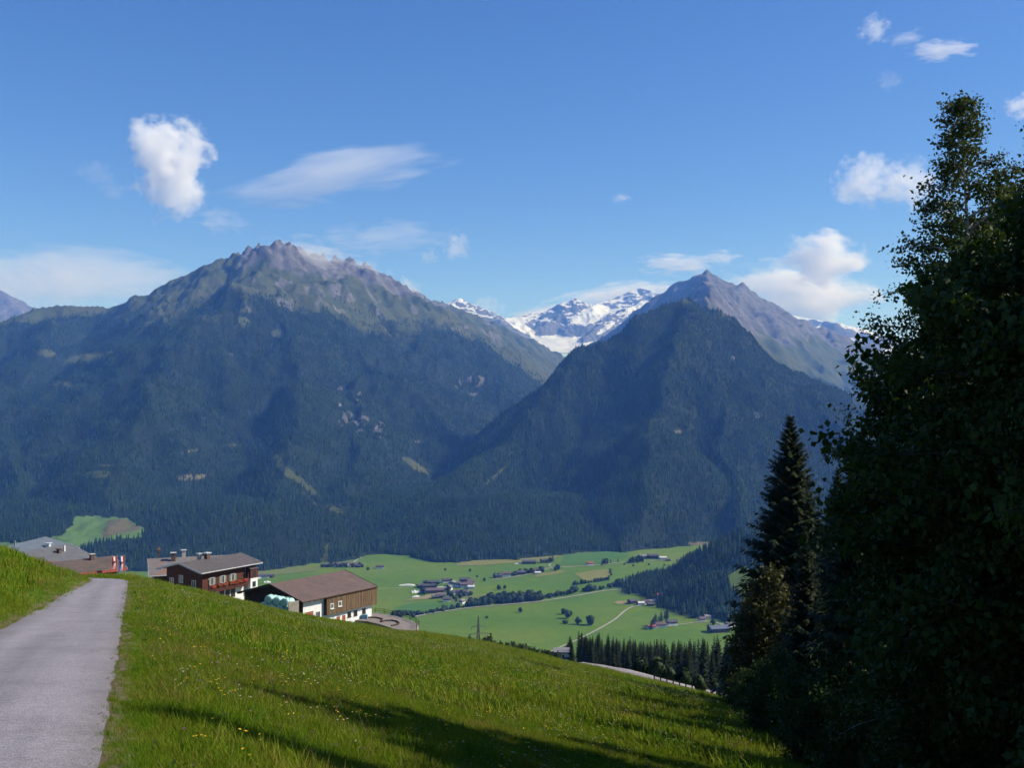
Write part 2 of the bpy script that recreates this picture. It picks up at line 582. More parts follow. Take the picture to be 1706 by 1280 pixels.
def ridge_height(X, Y, ridges, wx, wy):
    """upper envelope of ridge profiles; ridges = (points, slope, curve)"""
    Xw = X + wx; Yw = Y + wy
    H = np.full(X.shape, -2000.0)
    for pts, slope, bend in ridges:
        for i in range(len(pts) - 1):
            a = pts[i]; b = pts[i + 1]; ab = (b - a)[:2]
            t = np.clip(((Xw - a[0]) * ab[0] + (Yw - a[1]) * ab[1]) / (ab @ ab), 0, 1)
            d = np.hypot(Xw - a[0] - t * ab[0], Yw - a[1] - t * ab[1])
            h = a[2] + t * (b[2] - a[2]) - slope * d * (1 - bend + bend * np.exp(-d / 250.0) * 1.0) - 0
            # smooth maximum
            H = np.where(h > H, h, H)
    return H

def in_poly(px, py, poly):
    inside = np.zeros(px.shape, bool)
    n = len(poly)
    for i in range(n):
        x1, y1 = poly[i]; x2, y2 = poly[(i + 1) % n]
        c = ((y1 > py) != (y2 > py)) & (px < (x2 - x1) * (py - y1) / (y2 - y1 + 1e-9) + x1)
        inside ^= c
    return inside

class Massif:
    def __init__(self, ridges, px0, px1, y0, y1, nc, nr, amp, seed, warp=60, base=ZV - 60, floor=None, detail=1.0, jag=None):
        self.q = np.linspace((px0 - 853) / F, (px1 - 853) / F, nc)
        self.ly = np.linspace(math.log(y0), math.log(y1), nr)
        Y = np.exp(self.ly)[:, None] * np.ones((1, nc)); X = self.q[None, :] * Y
        wx = warp * fbm(X / 420.0, Y / 420.0, 3, seed); wy = warp * fbm(X / 420.0, Y / 420.0, 3, seed + 9)
        H = ridge_height(X, Y, ridges, wx, wy)
        # gullies: ridged noise, weaker right at the crest lines and towards the valley
        H0 = ridge_height(X, Y, ridges, 0, 0)
        rel = sstep(-380, 100, H0)
        g = ridged(X / 520.0, Y / 700.0, 5, seed + 3) - 1.0
        g2 = fbm(X / 150.0, Y / 150.0, 5, seed + 5, 0.55)
        crest = sstep(0, 110, self.crest_drop(H0, X, Y, ridges))
        H = H + amp * (0.2 + 0.8 * rel) * (crest * 0.75 + 0.06) * g + amp * 0.28 * detail * g2 * (0.35 + 0.65 * rel)
        if jag is not None:                      # broken rock along part of the main crest
            dj = self.crest_drop(H0, X, Y, ridges) * 2
            pxj = 853 + F * X / Y
            H = H + jag[2] * (ridged(X / 95.0, Y / 130.0, 4, seed + 21) - 1.05) * np.exp(-dj / 260.0) * sstep(jag[0] - 50, jag[0], pxj) * (1 - sstep(jag[1], jag[1] + 60, pxj))
            self.dj = dj
        if floor is not None:
            H = np.maximum(H, floor(X, Y))
        self.X, self.Y, self.H = X, Y, np.maximum(H, base)
        gy = np.gradient(self.H, axis=0) / np.gradient(Y, axis=0)
        gx = np.gradient(self.H, axis=1) / np.gradient(X, axis=1)
        self.slope = np.hypot(gx, gy)
        self.gx = gx
        e = self.H / self.Y
        self.hor = np.maximum.accumulate(e, axis=0)
        self.px = 853 + F * X / Y; self.py = 690 - F * e
    @staticmethod
    def crest_drop(H0, X, Y, ridges):
        d0 = np.full(X.shape, 1e9)
        for pts, s, b in ridges[:1]:
            for i in range(len(pts) - 1):
                a = pts[i]; bb = pts[i + 1]; ab = (bb - a)[:2]
                t = np.clip(((X - a[0]) * ab[0] + (Y - a[1]) * ab[1]) / (ab @ ab), 0, 1)
                d0 = np.minimum(d0, np.hypot(X - a[0] - t * ab[0], Y - a[1] - t * ab[1]))
        return d0 * 0.5
    def sample(self, A, X, Y):
        c = (X / Y - self.q[0]) / (self.q[1] - self.q[0]); r = (np.log(Y) - self.ly[0]) / (self.ly[1] - self.ly[0])
        c = np.clip(c, 0, len(self.q) - 1.001); r = np.clip(r, 0, len(self.ly) - 1.001)
        ci = c.astype(int); ri = r.astype(int); fc = c - ci; fr = r - ri
        return (A[ri, ci] * (1 - fc) + A[ri, ci + 1] * fc) * (1 - fr) + (A[ri + 1, ci] * (1 - fc) + A[ri + 1, ci + 1] * fc) * fr
    def build(self, name, mat, attrs, label):
        V = np.stack([self.X, self.Y, self.H], -1).reshape(-1, 3)
        me = mesh_np(name, V, grid_faces(*self.X.shape), [mat], smooth=True)
        for k, a in attrs.items():
            attr(me, k, a.ravel())
        return tag(ob(name, me), label, 'mountain', kind='structure')

A_CREST = [(-420, 600, 5600), (-250, 570, 5800), (0, 540, 6000), (60, 513, 6200), (100, 506, 6300), (165, 513, 6500), (240, 496, 6500), (320, 458, 6500),
           (380, 436, 6500), (420, 413, 6450), (445, 409, 6470), (465, 403, 6500), (485, 412, 6600), (510, 424, 6750), (570, 429, 7000), (610, 446, 7300),
           (650, 471, 7700), (700, 492, 8300), (745, 508, 9000), (800, 533, 10000), (850, 551, 11000), (900, 578, 11800), (935, 603, 12300)]
A_R = [(ridge_pts(A_CREST), 0.62, 0.0),
       (ridge_pts([(440, 415, 6420), (432, 446, 6000), (400, 475, 5500), (330, 540, 4900), (270, 620, 4300), (215, 730, 3600), (180, 850, 3000), (160, 905, 2800)]), 0.56, 0.0),
       (ridge_pts([(432, 446, 6000), (480, 540, 5200), (500, 650, 4300), (480, 780, 3500), (460, 900, 2850)]), 0.6, 0.0),
       (ridge_pts([(432, 446, 6000), (500, 512, 5700), (590, 571, 5350), (676, 648, 4900), (745, 712, 4550), (790, 750, 4200), (815, 800, 3800)]), 0.8, 0.0),
       (ridge_pts([(590, 571, 5350), (600, 690, 4400), (590, 800, 3600), (570, 890, 3000)]), 0.7, 0.0),
       (ridge_pts([(700, 492, 8300), (745, 590, 7600), (785, 655, 6900), (815, 705, 6100)]), 0.75, 0.0),
       (ridge_pts([(800, 533, 10000), (835, 610, 8600), (855, 660, 7600)]), 0.7, 0.0),
       (ridge_pts([(0, 540, 6000), (-60, 640, 4700), (-120, 780, 3600), (-140, 880, 2900)]), 0.55, 0.0),
       (ridge_pts([(100, 506, 6300), (60, 580, 5400), (10, 680, 4400), (20, 780, 3600), (40, 890, 2850)]), 0.52, 0.0)]
B_R = [(ridge_pts([(1100, 510, 4720), (1150, 499, 4800), (1190, 518, 4850)]), 0.95, 0.0),
       (ridge_pts([(1160, 500, 4850), (1168, 520, 5700), (1178, 470, 8763), (1180, 450, 9398)]), 0.9, 0.0),
       (ridge_pts([(1000, 566, 11938), (1050, 528, 10922), (1105, 490, 10033), (1130, 470, 9779), (1160, 457, 9525), (1180, 449, 9398), (1205, 454, 9461), (1235, 474, 9588), (1290, 512, 9779),
                   (1340, 537, 10033), (1390, 552, 10160), (1500, 600, 10541), (1620, 640, 10795), (1800, 640, 10795)]), 0.85, 0.0),
       (ridge_pts([(1105, 490, 10033), (1040, 560, 8890), (990, 600, 8382)]), 1.0, 0.0),
       (ridge_pts([(1000, 566, 11938), (945, 604, 12573), (905, 645, 12192)]), 1.1, 0.0),
       (ridge_pts([(1235, 474, 9588), (1290, 590, 8001), (1330, 650, 5700)]), 0.66, 0.0),
       (ridge_pts([(1390, 552, 10160), (1400, 650, 8255), (1440, 720, 5600)]), 0.62, 0.0),
       (ridge_pts([(1100, 510, 4720), (1055, 537, 4600), (1000, 582, 4450), (940, 634, 4250), (880, 690, 4050), (810, 745, 3800), (740, 795, 3450), (690, 850, 3150), (650, 900, 2880)]), 0.75, 0.0),
       (ridge_pts([(1150, 500, 4800), (1120, 600, 4150), (1090, 700, 3650), (1060, 800, 3250), (1040, 910, 2900)]), 0.75, 0.0),
       (ridge_pts([(1150, 500, 4800), (1190, 620, 4200), (1210, 740, 3650), (1230, 830, 3300), (1240, 895, 3050)]), 0.75, 0.0),
       (ridge_pts([(1190, 518, 4850), (1228, 558, 4750), (1290, 632, 4550), (1340, 692, 4350), (1400, 770, 4050), (1480, 860, 3600)]), 0.62, 0.0),
       (ridge_pts([(1480, 860, 3600), (1700, 850, 3400), (2000, 820, 3300)]), 0.5, 0.0)]
C_R = [(ridge_pts([(690, 545, 14800), (740, 511, 15000), (765, 496, 15000), (785, 515, 15200), (825, 533, 15500), (860, 528, 16000), (905, 516, 16500), (935, 509, 16600), (958, 496, 16500),
                   (985, 509, 16800), (1000, 505, 17500), (1030, 492, 18000), (1068, 479, 18200), (1090, 486, 18000), (1110, 489, 17800), (1200, 505, 17500), (1400, 540, 17500)]), 0.55, 0.0),
       (ridge_pts([(958, 496, 16500), (935, 522, 15900), (905, 545, 15300), (880, 556, 15000)]), 0.7, 0.0),
       (ridge_pts([(1110, 489, 17800), (1060, 506, 16600), (1010, 530, 15800), (985, 552, 15000), (965, 575, 14300)]), 0.62, 0.0),
       (ridge_pts([(825, 533, 15500), (860, 552, 14600), (895, 572, 13900)]), 0.6, 0.0)]
def c_floor(X, Y):
    a = W(930, 586, 13400); b = W(1000, 516, 17300)
    t = np.clip((Y - a.y) / (b.y - a.y), -0.2, 1.0)
    dx = np.abs(X - (a.x + (b.x - a.x) * t))
    return a.z + (b.z - a.z) * (0.5 * t + 0.5 * t * t) + 0.06 * dx - 1.3 * np.maximum(dx - 700, 0) + 14 * fbm(X / 260.0, Y / 420.0, 4, 77)

MA = Massif(A_R, -420, 985, 2350, 13000, 520, 430, 78, 101, detail=.7, floor=apron, jag=(390, 720, 46))
MBm = Massif(B_R, 560, 1950, 2350, 13400, 520, 430, 70, 201, detail=.8, floor=apron)
MC = Massif(C_R, 640, 1420, 12600, 19000, 420, 240, 72, 301, warp=50, base=300, floor=c_floor, detail=0.5)
def ell(M, cx, cy, rx, ry, rot=0.0):
    if not hasattr(M, 'en'): M.en = 0.25 * fbm(M.X / 60.0, M.Y / 60.0, 3, 55); M.en2 = sstep(-0.1, 0.25, fbm(M.X / 50, M.Y / 50, 3, 9))
    c, s = math.cos(rot), math.sin(rot)
    dx = M.px - cx; dy = M.py - cy
    return 1 - sstep(0.75, 1.15, np.hypot((dx * c + dy * s) / rx, (-dx * s + dy * c) / ry) + M.en)

def mountain_mat():
    t = NT('mountain_ground')
    p = t.pos()
    n1 = t.noise(p, 0.006, 6, 0.65)
    n2 = t.noise(p, 0.035, 6, 0.7)
    n3 = t.noise(t.scaled(p, (1, 1, 0.25)), 0.02, 7, 0.75)
    grass = t.ramp(n1, [(0.3, (0.034, 0.046, 0.016)), (0.5, (0.052, 0.064, 0.022)), (0.7, (0.076, 0.076, 0.032))])
    wood = t.ramp(n2, [(0.3, (0.007, 0.014, 0.006)), (0.7, (0.016, 0.027, 0.010))])
    rock = t.ramp(n3, [(0.28, (0.045, 0.044, 0.047)), (0.5, (0.092, 0.09, 0.095)), (0.72, (0.18, 0.175, 0.178))])
    field = t.ramp(n2, [(0.3, (0.075, 0.15, 0.03)), (0.7, (0.11, 0.18, 0.04))])
    bare = t.ramp(n2, [(0.3, (0.09, 0.08, 0.038)), (0.7, (0.13, 0.11, 0.058))])
    snow = t.ramp(n2, [(0.25, (0.40, 0.43, 0.47)), (0.65, (0.60, 0.62, 0.64))])
    def m(name, lo=0.35, hi=0.65, k=0.9):
        f = t.attr(name).outputs['Fac']
        f = t.math('ADD', f, t.math('MULTIPLY', t.math('SUBTRACT', n2, 0.5), k))
        mr = t.n('ShaderNodeMapRange'); mr.interpolation_type = 'SMOOTHSTEP'
        mr.inputs[1].default_value = lo; mr.inputs[2].default_value = hi
        t.l(f, mr.inputs[0])
        return mr.outputs[0]
    c = t.mix(m('rock'), grass, rock)
    c = t.mix(m('wood'), c, wood)
    c = t.mix(m('field', 0.45, 0.55), c, field)
    c = t.mix(m('bare', 0.45, 0.6), c, bare)
    c = t.mix(m('snow', 0.4, 0.6, 0.3), c, snow)
    t.col(c)
    t.bump(t.noise(p, 0.03, 7, 0.7), 0.6, 10.0)
    return t.fin(0.9, 0.1)
M_MOUNT = mountain_mat()

def cover(M, tl, rock_off, seed):
    nz = fbm(M.X / 500.0, M.Y / 500.0, 5, seed)
    nz2 = fbm(M.X / 110.0, M.Y / 110.0, 4, seed + 7)
    wood = 1 - sstep(tl - 230, tl + 110, M.H + 150 * nz + 90 * nz2)
    steep = sstep(1.2, 1.6, M.slope + 0.25 * fbm(M.X / 120.0, M.Y / 120.0, 4, seed + 4))
    rock = np.maximum(sstep(tl + rock_off, tl + rock_off + 260, M.H + 130 * nz), steep * sstep(tl - 400, tl + 100, M.H) )
    return wood, rock, nz

# ---- left massif
wood, rock, nz = cover(MA, 600, 430, 61)
wood = wood * (1 - sstep(6200, 7200, MA.Y) * sstep(150, 380, MA.H + 150 * nz))
field = np.zeros_like(wood); bare = np.zeros_like(wood)
fp = in_poly(MA.px, MA.py + 2.0 * fbm(MA.X / 60, MA.Y / 60, 3, 5), [(-10, 900), (20, 905), (105, 893), (122, 875), (128, 861), (170, 860), (215, 863), (246, 882), (236, 897), (190, 898), (165, 905), (130, 915), (110, 925), (-10, 925)]).astype(float)
field = np.maximum(field, fp)
bare = np.maximum(bare, in_poly(MA.px, MA.py, [(180, 866), (213, 864), (243, 882), (205, 890), (170, 896)]).astype(float) * 0.62 * fp)
for e in ((325, 795, 34, 7, -0.1, 1), (318, 752, 20, 4, -0.2, 1), (388, 742, 14, 4, 0.1, 1), (165, 790, 22, 7, 0, 0), (178, 775, 18, 4, 0, 1), (146, 596, 46, 9, -0.2, 0), (72, 588, 24, 6, 0.1, 0),
          (118, 640, 40, 6, 0.1, 0), (450, 750, 40, 4, 0.75, 0), (480, 790, 30, 3, 0.7, 0), (515, 830, 18, 4, 0.7, 0), (560, 850, 20, 5, 0.5, 0), (500, 800, 60, 5, 0.72, 0),
          (690, 775, 34, 6, 0.6, 0), (790, 640, 16, 22, 0.3, 2), (765, 632, 8, 16, 0.2, 2), (568, 660, 9, 22, 0.1, 2), (600, 665, 6, 14, 0.0, 2), (590, 700, 26, 26, 0.4, 2), (630, 720, 10, 20, 0.3, 2), (385, 595, 5, 8, 0, 2),
          (445, 605, 5, 5, 0, 2), (650, 890, 26, 5, -0.1, 1), (545, 920, 5, 18, 0.3, 0), (695, 735, 14, 5, 0.6, 2), (460, 555, 12, 8, 0.1, 0), (405, 535, 10, 6, 0.3, 0), (640, 905, 30, 6, 0.2, 0)):
    m = ell(MA, *e[:5])
    if e[5] == 1:
        bare = np.maximum(bare, m * 0.53)
    elif e[5] == 0:
        wood = wood * (1 - m * 0.9)
    else:
        rock = np.maximum(rock, m * 0.9 * MA.en2); wood = wood * (1 - 0.8 * m * MA.en2)
rock = np.maximum(rock, (1 - sstep(150, 520, MA.dj + 160 * nz)) * sstep(370, 420, MA.px) * (1 - sstep(700, 800, MA.px)))
wood = wood * (1 - np.maximum(field, bare))
WA = wood
MA.build('mountain_left', M_MOUNT, dict(wood=wood, rock=rock, field=field, bare=bare, snow=0 * wood), 'broad mountain with wooded flanks and rocky mist-wrapped summit on the left')
# ---- right massif
wood, rock, nz = cover(MBm, 640, 120, 62)
back = sstep(5400, 6600, MBm.Y)
wood = wood * (1 - back * sstep(150, 420, MBm.H + 150 * nz))
rock = np.maximum(rock, back * sstep(520, 820, MBm.H + 160 * nz))
bare = np.zeros_like(wood)
for e in ((1040, 770, 14, 12, 0.3, 0), (1222, 597, 4, 7, 0, 2), (1200, 775, 5, 4, 0, 2), (1130, 720, 8, 4, 0, 1), (830, 790, 30, 4, -0.7, 0), (1160, 906, 26, 4, 0, 1), (905, 850, 18, 4, 0, 0), (1260, 690, 10, 5, .6, 2)):
    m = ell(MBm, *e[:5])
    wood = wood * (1 - 0.85 * m)
    if e[5] == 1: bare = np.maximum(bare, 0.7 * m)
    if e[5] == 2: rock = np.maximum(rock, m)
WB = wood
MBm.build('mountain_right', M_MOUNT, dict(wood=wood, rock=rock, field=0 * wood, bare=bare, snow=0 * wood), 'steep pyramid of dark conifer forest with a bare grey peak behind it')
# ---- glacier range
flat = 1 - sstep(0.5, 0.75, MC.slope + 0.10 * fbm(MC.X / 200.0, MC.Y / 200.0, 4, 63))
gl = sstep(-30, 12, c_floor(MC.X, MC.Y) - MC.H + 8)
snow = np.maximum(flat * sstep(1250, 1500, MC.H), gl * sstep(800, 900, MC.H))
snow = np.maximum(snow, flat * 0.8 * (MC.px < 870) * sstep(1300, 1450, MC.H + 120 * fbm(MC.X / 200.0, MC.Y / 200.0, 4, 64)))
for e in ((757, 515, 14, 7, 0.4), (765, 500, 7, 4, 0.2), (790, 525, 14, 4, 0.45), (868, 545, 30, 7, 0.5), (1060, 512, 26, 6, -0.5), (1010, 547, 20, 4, -0.6), (995, 510, 6, 4, 0), (985, 525, 34, 14, -0.35), (930, 575, 34, 14, 0.2), (1090, 490, 12, 5, 0)):
    snow = np.maximum(snow, ell(MC, *e))
MC.build('glacier_range', M_MOUNT, dict(wood=0 * snow, rock=np.ones_like(snow), field=0 * snow, bare=0 * snow, snow=snow), 'snowy glacier range closing the far end of the side valley')
# ---- small far peaks at both sides
D1 = Massif([(ridge_pts([(-300, 440, 13500), (-60, 470, 13200), (0, 485, 13000), (40, 503, 13200), (70, 520, 13400), (160, 560, 13600)]), 0.6, 0)], -380, 260, 11800, 14600, 120, 60, 80, 401, base=-200)
D1.build('far_ridge_left', M_MOUNT, dict(wood=0 * D1.H, rock=np.ones_like(D1.H), field=0 * D1.H, bare=0 * D1.H, snow=0 * D1.H), 'hazy blue ridge half hidden in cloud at the left edge')
D2 = Massif([(ridge_pts([(1290, 592, 15500), (1345, 552, 15500), (1378, 534, 15500), (1420, 545, 15800), (1480, 560, 16000), (1600, 600, 16000)]), 0.6, 0)], 1250, 1620, 14000, 17200, 120, 60, 80, 402, base=200)
D2.build('far_ridge_right', M_MOUNT, dict(wood=0 * D2.H, rock=np.ones_like(D2.H), field=0 * D2.H, bare=0 * D2.H, snow=sstep(0.0, 0.4, fbm(D2.X / 300, D2.Y / 300, 4, 65) + 0.1)), 'pale snowy peak half hidden behind the broadleaf tree')

# ------------------------------------------------------------------ forests on the slopes
def far_conifer(name, mat, seed=1, tiers=4, seg=7, rad=0.16):
    r = random.Random(seed)
    V = []; Fc = []
    for i in range(tiers):
        z0 = 0.06 + 0.78 * i / tiers; z1 = min(1.0, z0 + 0.46 - 0.05 * i)
        if i == tiers - 1: z1 = 1.0
        rr = rad * (1 - 0.8 * i / tiers)
        b = len(V)
        for k in range(seg):
            a = 2 * math.pi * (k + r.uniform(-.25, .25)) / seg + i
            q = rr * r.uniform(0.72, 1.25)
            V.append((q * math.cos(a), q * math.sin(a), z0 + r.uniform(-.03, .03)))
        V.append((r.uniform(-.01, .01), r.uniform(-.01, .01), z1))
        for k in range(seg):
            Fc.append((b + k, b + (k + 1) % seg, b + seg))
    me = mesh_np(name, np.array(V), np.array(Fc), [mat])
    return bpy.data.objects.new(name, me)
M_FARCON = leaf_mat('far_conifer_needles', (0.004, 0.014, 0.005), (0.016, 0.034, 0.009), trans=0.0, use_random=True)
def forest_tone():
    t = NT('forest_stand_tone'); p = t.pos()
    f = t.math('ADD', t.math('MULTIPLY', t.rand(), .55), t.math('MULTIPLY', t.noise(t.scaled(p, (1, 1, .6)), .0045, 5, .65), .8))
    t.col(t.ramp(f, [(.25, (0.003, 0.010, 0.004)), (.55, (0.006, 0.017, 0.005)), (.78, (0.012, 0.033, 0.008)), (.95, (0.024, 0.050, 0.012))]))
    return t.fin(.8, .1)
M_FARCON = forest_tone()
FARCON = far_conifer('conifer_form', M_FARCON)

def forest_points(M, Wd, px0, px1, y0, y1, n, rng, ext=None, near=4200.0):
    u = rng.random(n); Y = np.sqrt(y0 * y0 + u * (y1 * y1 - y0 * y0))
    q = (px0 - 853) / F + rng.random(n) * (px1 - px0) / F
    X = q * Y
    d = M.sample(Wd, X, Y)
    H = M.sample(M.H, X, Y); hor = M.sample(M.hor, X, Y)
    dens = 0.62 + 0.55 * fbm(X / 140.0, Y / 140.0, 3, 71)
    keep = (rng.random(n) < np.clip(d * 1.1, 0, 1) * np.clip(dens, 0.18, 1)) & ((H + 30) / Y > hor - 0.0015) & (rng.random(n) < np.minimum(1, (near / Y) ** 1.6)) & (H > -398)
    return X[keep], Y[keep], H[keep]

def tree_scales(n, rng, Y, lo=10, hi=21):
    h = (lo + (hi - lo) * rng.random(n) ** 0.8) * np.maximum(1, (Y / 4500.0)) ** 0.35
    w = h * (0.85 + 0.55 * rng.random(n))
    R = np.zeros((n, 3)); R[:, 2] = rng.random(n) * 6.283; R[:, 0] = rng.normal(0, .02, n)
    return R, np.stack([w, w, h], 1)

for nm, M, Wd, a, b, y0, y1, n, lab in (('forest_left', MA, WA, -60, 960, 2500, 7200, 190000, 'dense conifer forest covering the left mountain'),
                                        ('forest_right', MBm, WB, 600, 1420, 2500, 5600, 150000, 'dense conifer forest covering the pyramid mountain')):
    X, Y, H = forest_points(M, Wd, a, b, y0, y1, n, RNG)
    R, S = tree_scales(len(X), RNG, Y)
    scatter(nm, np.stack([X, Y, H - 0.8], 1), R, S, FARCON, lab, 'forest')
    print(nm, len(X))

# wooded spur at the right of the valley
n = 16000
X = 240 + RNG.random(n) * 820; Y = 1780 + RNG.random(n) * 900
k = (spur_wood(X, Y) > 0.5) & (RNG.random(n) < 0.75 + 0.3 * fbm(X / 60, Y / 60, 2, 3))
X, Y = X[k], Y[k]
R, S = tree_scales(len(X), RNG, Y, 14, 25)
scatter('spur_forest', np.stack([X, Y, valley(X, Y) - 0.5], 1), R, S, FARCON, 'dark wood on the low spur at the right side of the valley floor', 'forest')
print('spur', len(X))

# ------------------------------------------------------------------ air
def build_haze():
    m = bpy.data.materials.new('valley_air'); m.use_nodes = True
    t = m.node_tree; t.nodes.remove(t.nodes['Principled BSDF'])
    v = t.nodes.new('ShaderNodeVolumePrincipled')
    v.inputs['Color'].default_value = HAZE_COL
    v.inputs['Absorption Color'].default_value = (1, 1, 1, 1)
    v.inputs['Density'].default_value = HAZE_D
    v.inputs['Anisotropy'].default_value = 0.0
    t.links.new(v.outputs[0], t.nodes['Material Output'].inputs['Volume'])
    o = MB().box(-17000, 17000, -3000, 20500, -475, 2480).build('haze', m)
    o['kind'] = 'stuff'
    tag(o, 'thin blue haze in the valley air', 'haze')
HAZE_COL = (0.12, 0.325, 1.0, 1)
HAZE_D = 5.9e-5
build_haze()
# ------------------------------------------------------------------ near farm buildings
def roof_mat(name, c1, c2, course=0.35, moss=None):
    t = NT(name)
    o = t.objc()
    f = t.noise(o, 0.9, 6, 0.7)
    g = t.noise(t.scaled(o, (0.5, 2.5, 2.5)), 6.0, 4, 0.7)
    c = t.ramp(f, [(0.3, c1), (0.7, c2)])
    c = t.mix(0.5, c, t.ramp(g, [(0.3, (0.65, 0.65, 0.65)), (0.7, (1.3, 1.3, 1.3))]), 'MULTIPLY')
    if moss:
        c = t.mix(t.ramp(t.noise(o, 0.35, 4, 0.6), [(0.5, (0, 0, 0)), (0.62, (1, 1, 1))]), c, moss)
    t.col(c)
    w = t.n('ShaderNodeTexWave'); w.wave_profile = 'SAW'; w.bands_direction = 'Y'; w.inputs['Scale'].default_value = 0.314 / course; w.inputs['Distortion'].default_value = 0.4
    t.l(o, w.inputs['Vector'])
    t.bump(w.outputs[0], 0.6, 0.04)
    return t.fin(0.75, 0.35)

M_PLASTER = mat_noise('white_lime_plaster', (0.62, 0.62, 0.63), (0.78, 0.78, 0.78), 1.5, 0.9, 0.2, bump=0.15)
M_REDWOOD = mat_noise('red_brown_boarding', (0.055, 0.019, 0.014), (0.11, 0.036, 0.026), 2.0, 0.75, 0.25, (0.25, 0.25, 5), bump=0.5)
M_DARKWOOD = mat_noise('dark_weathered_wood', (0.035, 0.022, 0.016), (0.075, 0.048, 0.034), 2.5, 0.85, 0.2, (3, 3, 0.25), bump=0.5)
M_OLDWOOD = mat_noise('sun_bleached_barn_boards', (0.05, 0.034, 0.022), (0.21, 0.14, 0.085), 2.2, 0.85, 0.2, (4, 4, 0.18), bump=0.5)
M_RAFTER = mat_noise('brown_timber', (0.10, 0.055, 0.03), (0.16, 0.09, 0.05), 3, 0.8, 0.2, bump=0.3)
M_ROOF_HOUSE = roof_mat('grey_brown_roof_tiles', (0.07, 0.062, 0.066), (0.115, 0.10, 0.10))
M_ROOF_BARN = roof_mat('purple_brown_roof_tiles', (0.085, 0.060, 0.056), (0.15, 0.105, 0.095), moss=(0.125, 0.082, 0.074))
M_ROOF_RUST = roof_mat('rusty_metal_roof', (0.12, 0.115, 0.12), (0.19, 0.175, 0.175), 0.9, moss=(0.22, 0.12, 0.075))
M_ROOF_BLUE = roof_mat('blue_grey_sheet_roof', (0.085, 0.11, 0.145), (0.125, 0.155, 0.19), 1.1)
M_ROOF_GREY = roof_mat('plain_grey_tile_roof', (0.085, 0.09, 0.105), (0.125, 0.127, 0.14))
M_ROOF_BROWN = roof_mat('dark_brown_shingle_roof', (0.075, 0.06, 0.055), (0.13, 0.10, 0.085))
M_TRIM = mat_noise('galvanised_verge_sheet', (0.42, 0.43, 0.46), (0.55, 0.56, 0.58), 2, 0.5, 0.5, bump=0)
M_REDPAINT = mat_noise('red_painted_fascia', (0.26, 0.055, 0.045), (0.36, 0.085, 0.07), 2, 0.6, 0.3, bump=0.1)
M_RUSTDOOR = mat_noise('rust_red_door_boards', (0.24, 0.07, 0.04), (0.34, 0.11, 0.06), 3, 0.7, 0.3, (4, 4, 0.3), bump=0.3)
M_WFRAME = mat_noise('white_window_frame', (0.55, 0.56, 0.56), (0.72, 0.72, 0.7), 4, 0.6, 0.3, bump=0)
M_BRICK = mat_noise('chimney_render', (0.30, 0.27, 0.25), (0.5, 0.46, 0.43), 3, 0.9, 0.2, bump=0.3)
M_DARKBRICK = mat_noise('dark_chimney', (0.07, 0.05, 0.045), (0.14, 0.09, 0.08), 3, 0.9, 0.2, bump=0.3)
M_CONC = mat_noise('pale_concrete', (0.36, 0.31, 0.27), (0.52, 0.46, 0.4), 2.5, 0.9, 0.2, bump=0.25)
M_GALV = mat_noise('galvanised_steel', (0.25, 0.26, 0.28), (0.4, 0.41, 0.43), 5, 0.45, 0.5, bump=0, metal=0.6)
M_FLOWER = mat_noise('red_balcony_geraniums', (0.05, 0.08, 0.02), (0.42, 0.03, 0.03), 9, 0.8, 0.2, bump=0.6, lo=0.4, hi=0.6)
M_SHUTTER = mat_noise('grey_green_shutter', (0.10, 0.12, 0.10), (0.2, 0.22, 0.19), 4, .7, .2, bump=.1)
def glass_mat():
    t = NT('dark_window_glass'); t.col((0.02, 0.026, 0.034)); return t.fin(0.08, 0.6)
M_GLASS = glass_mat()

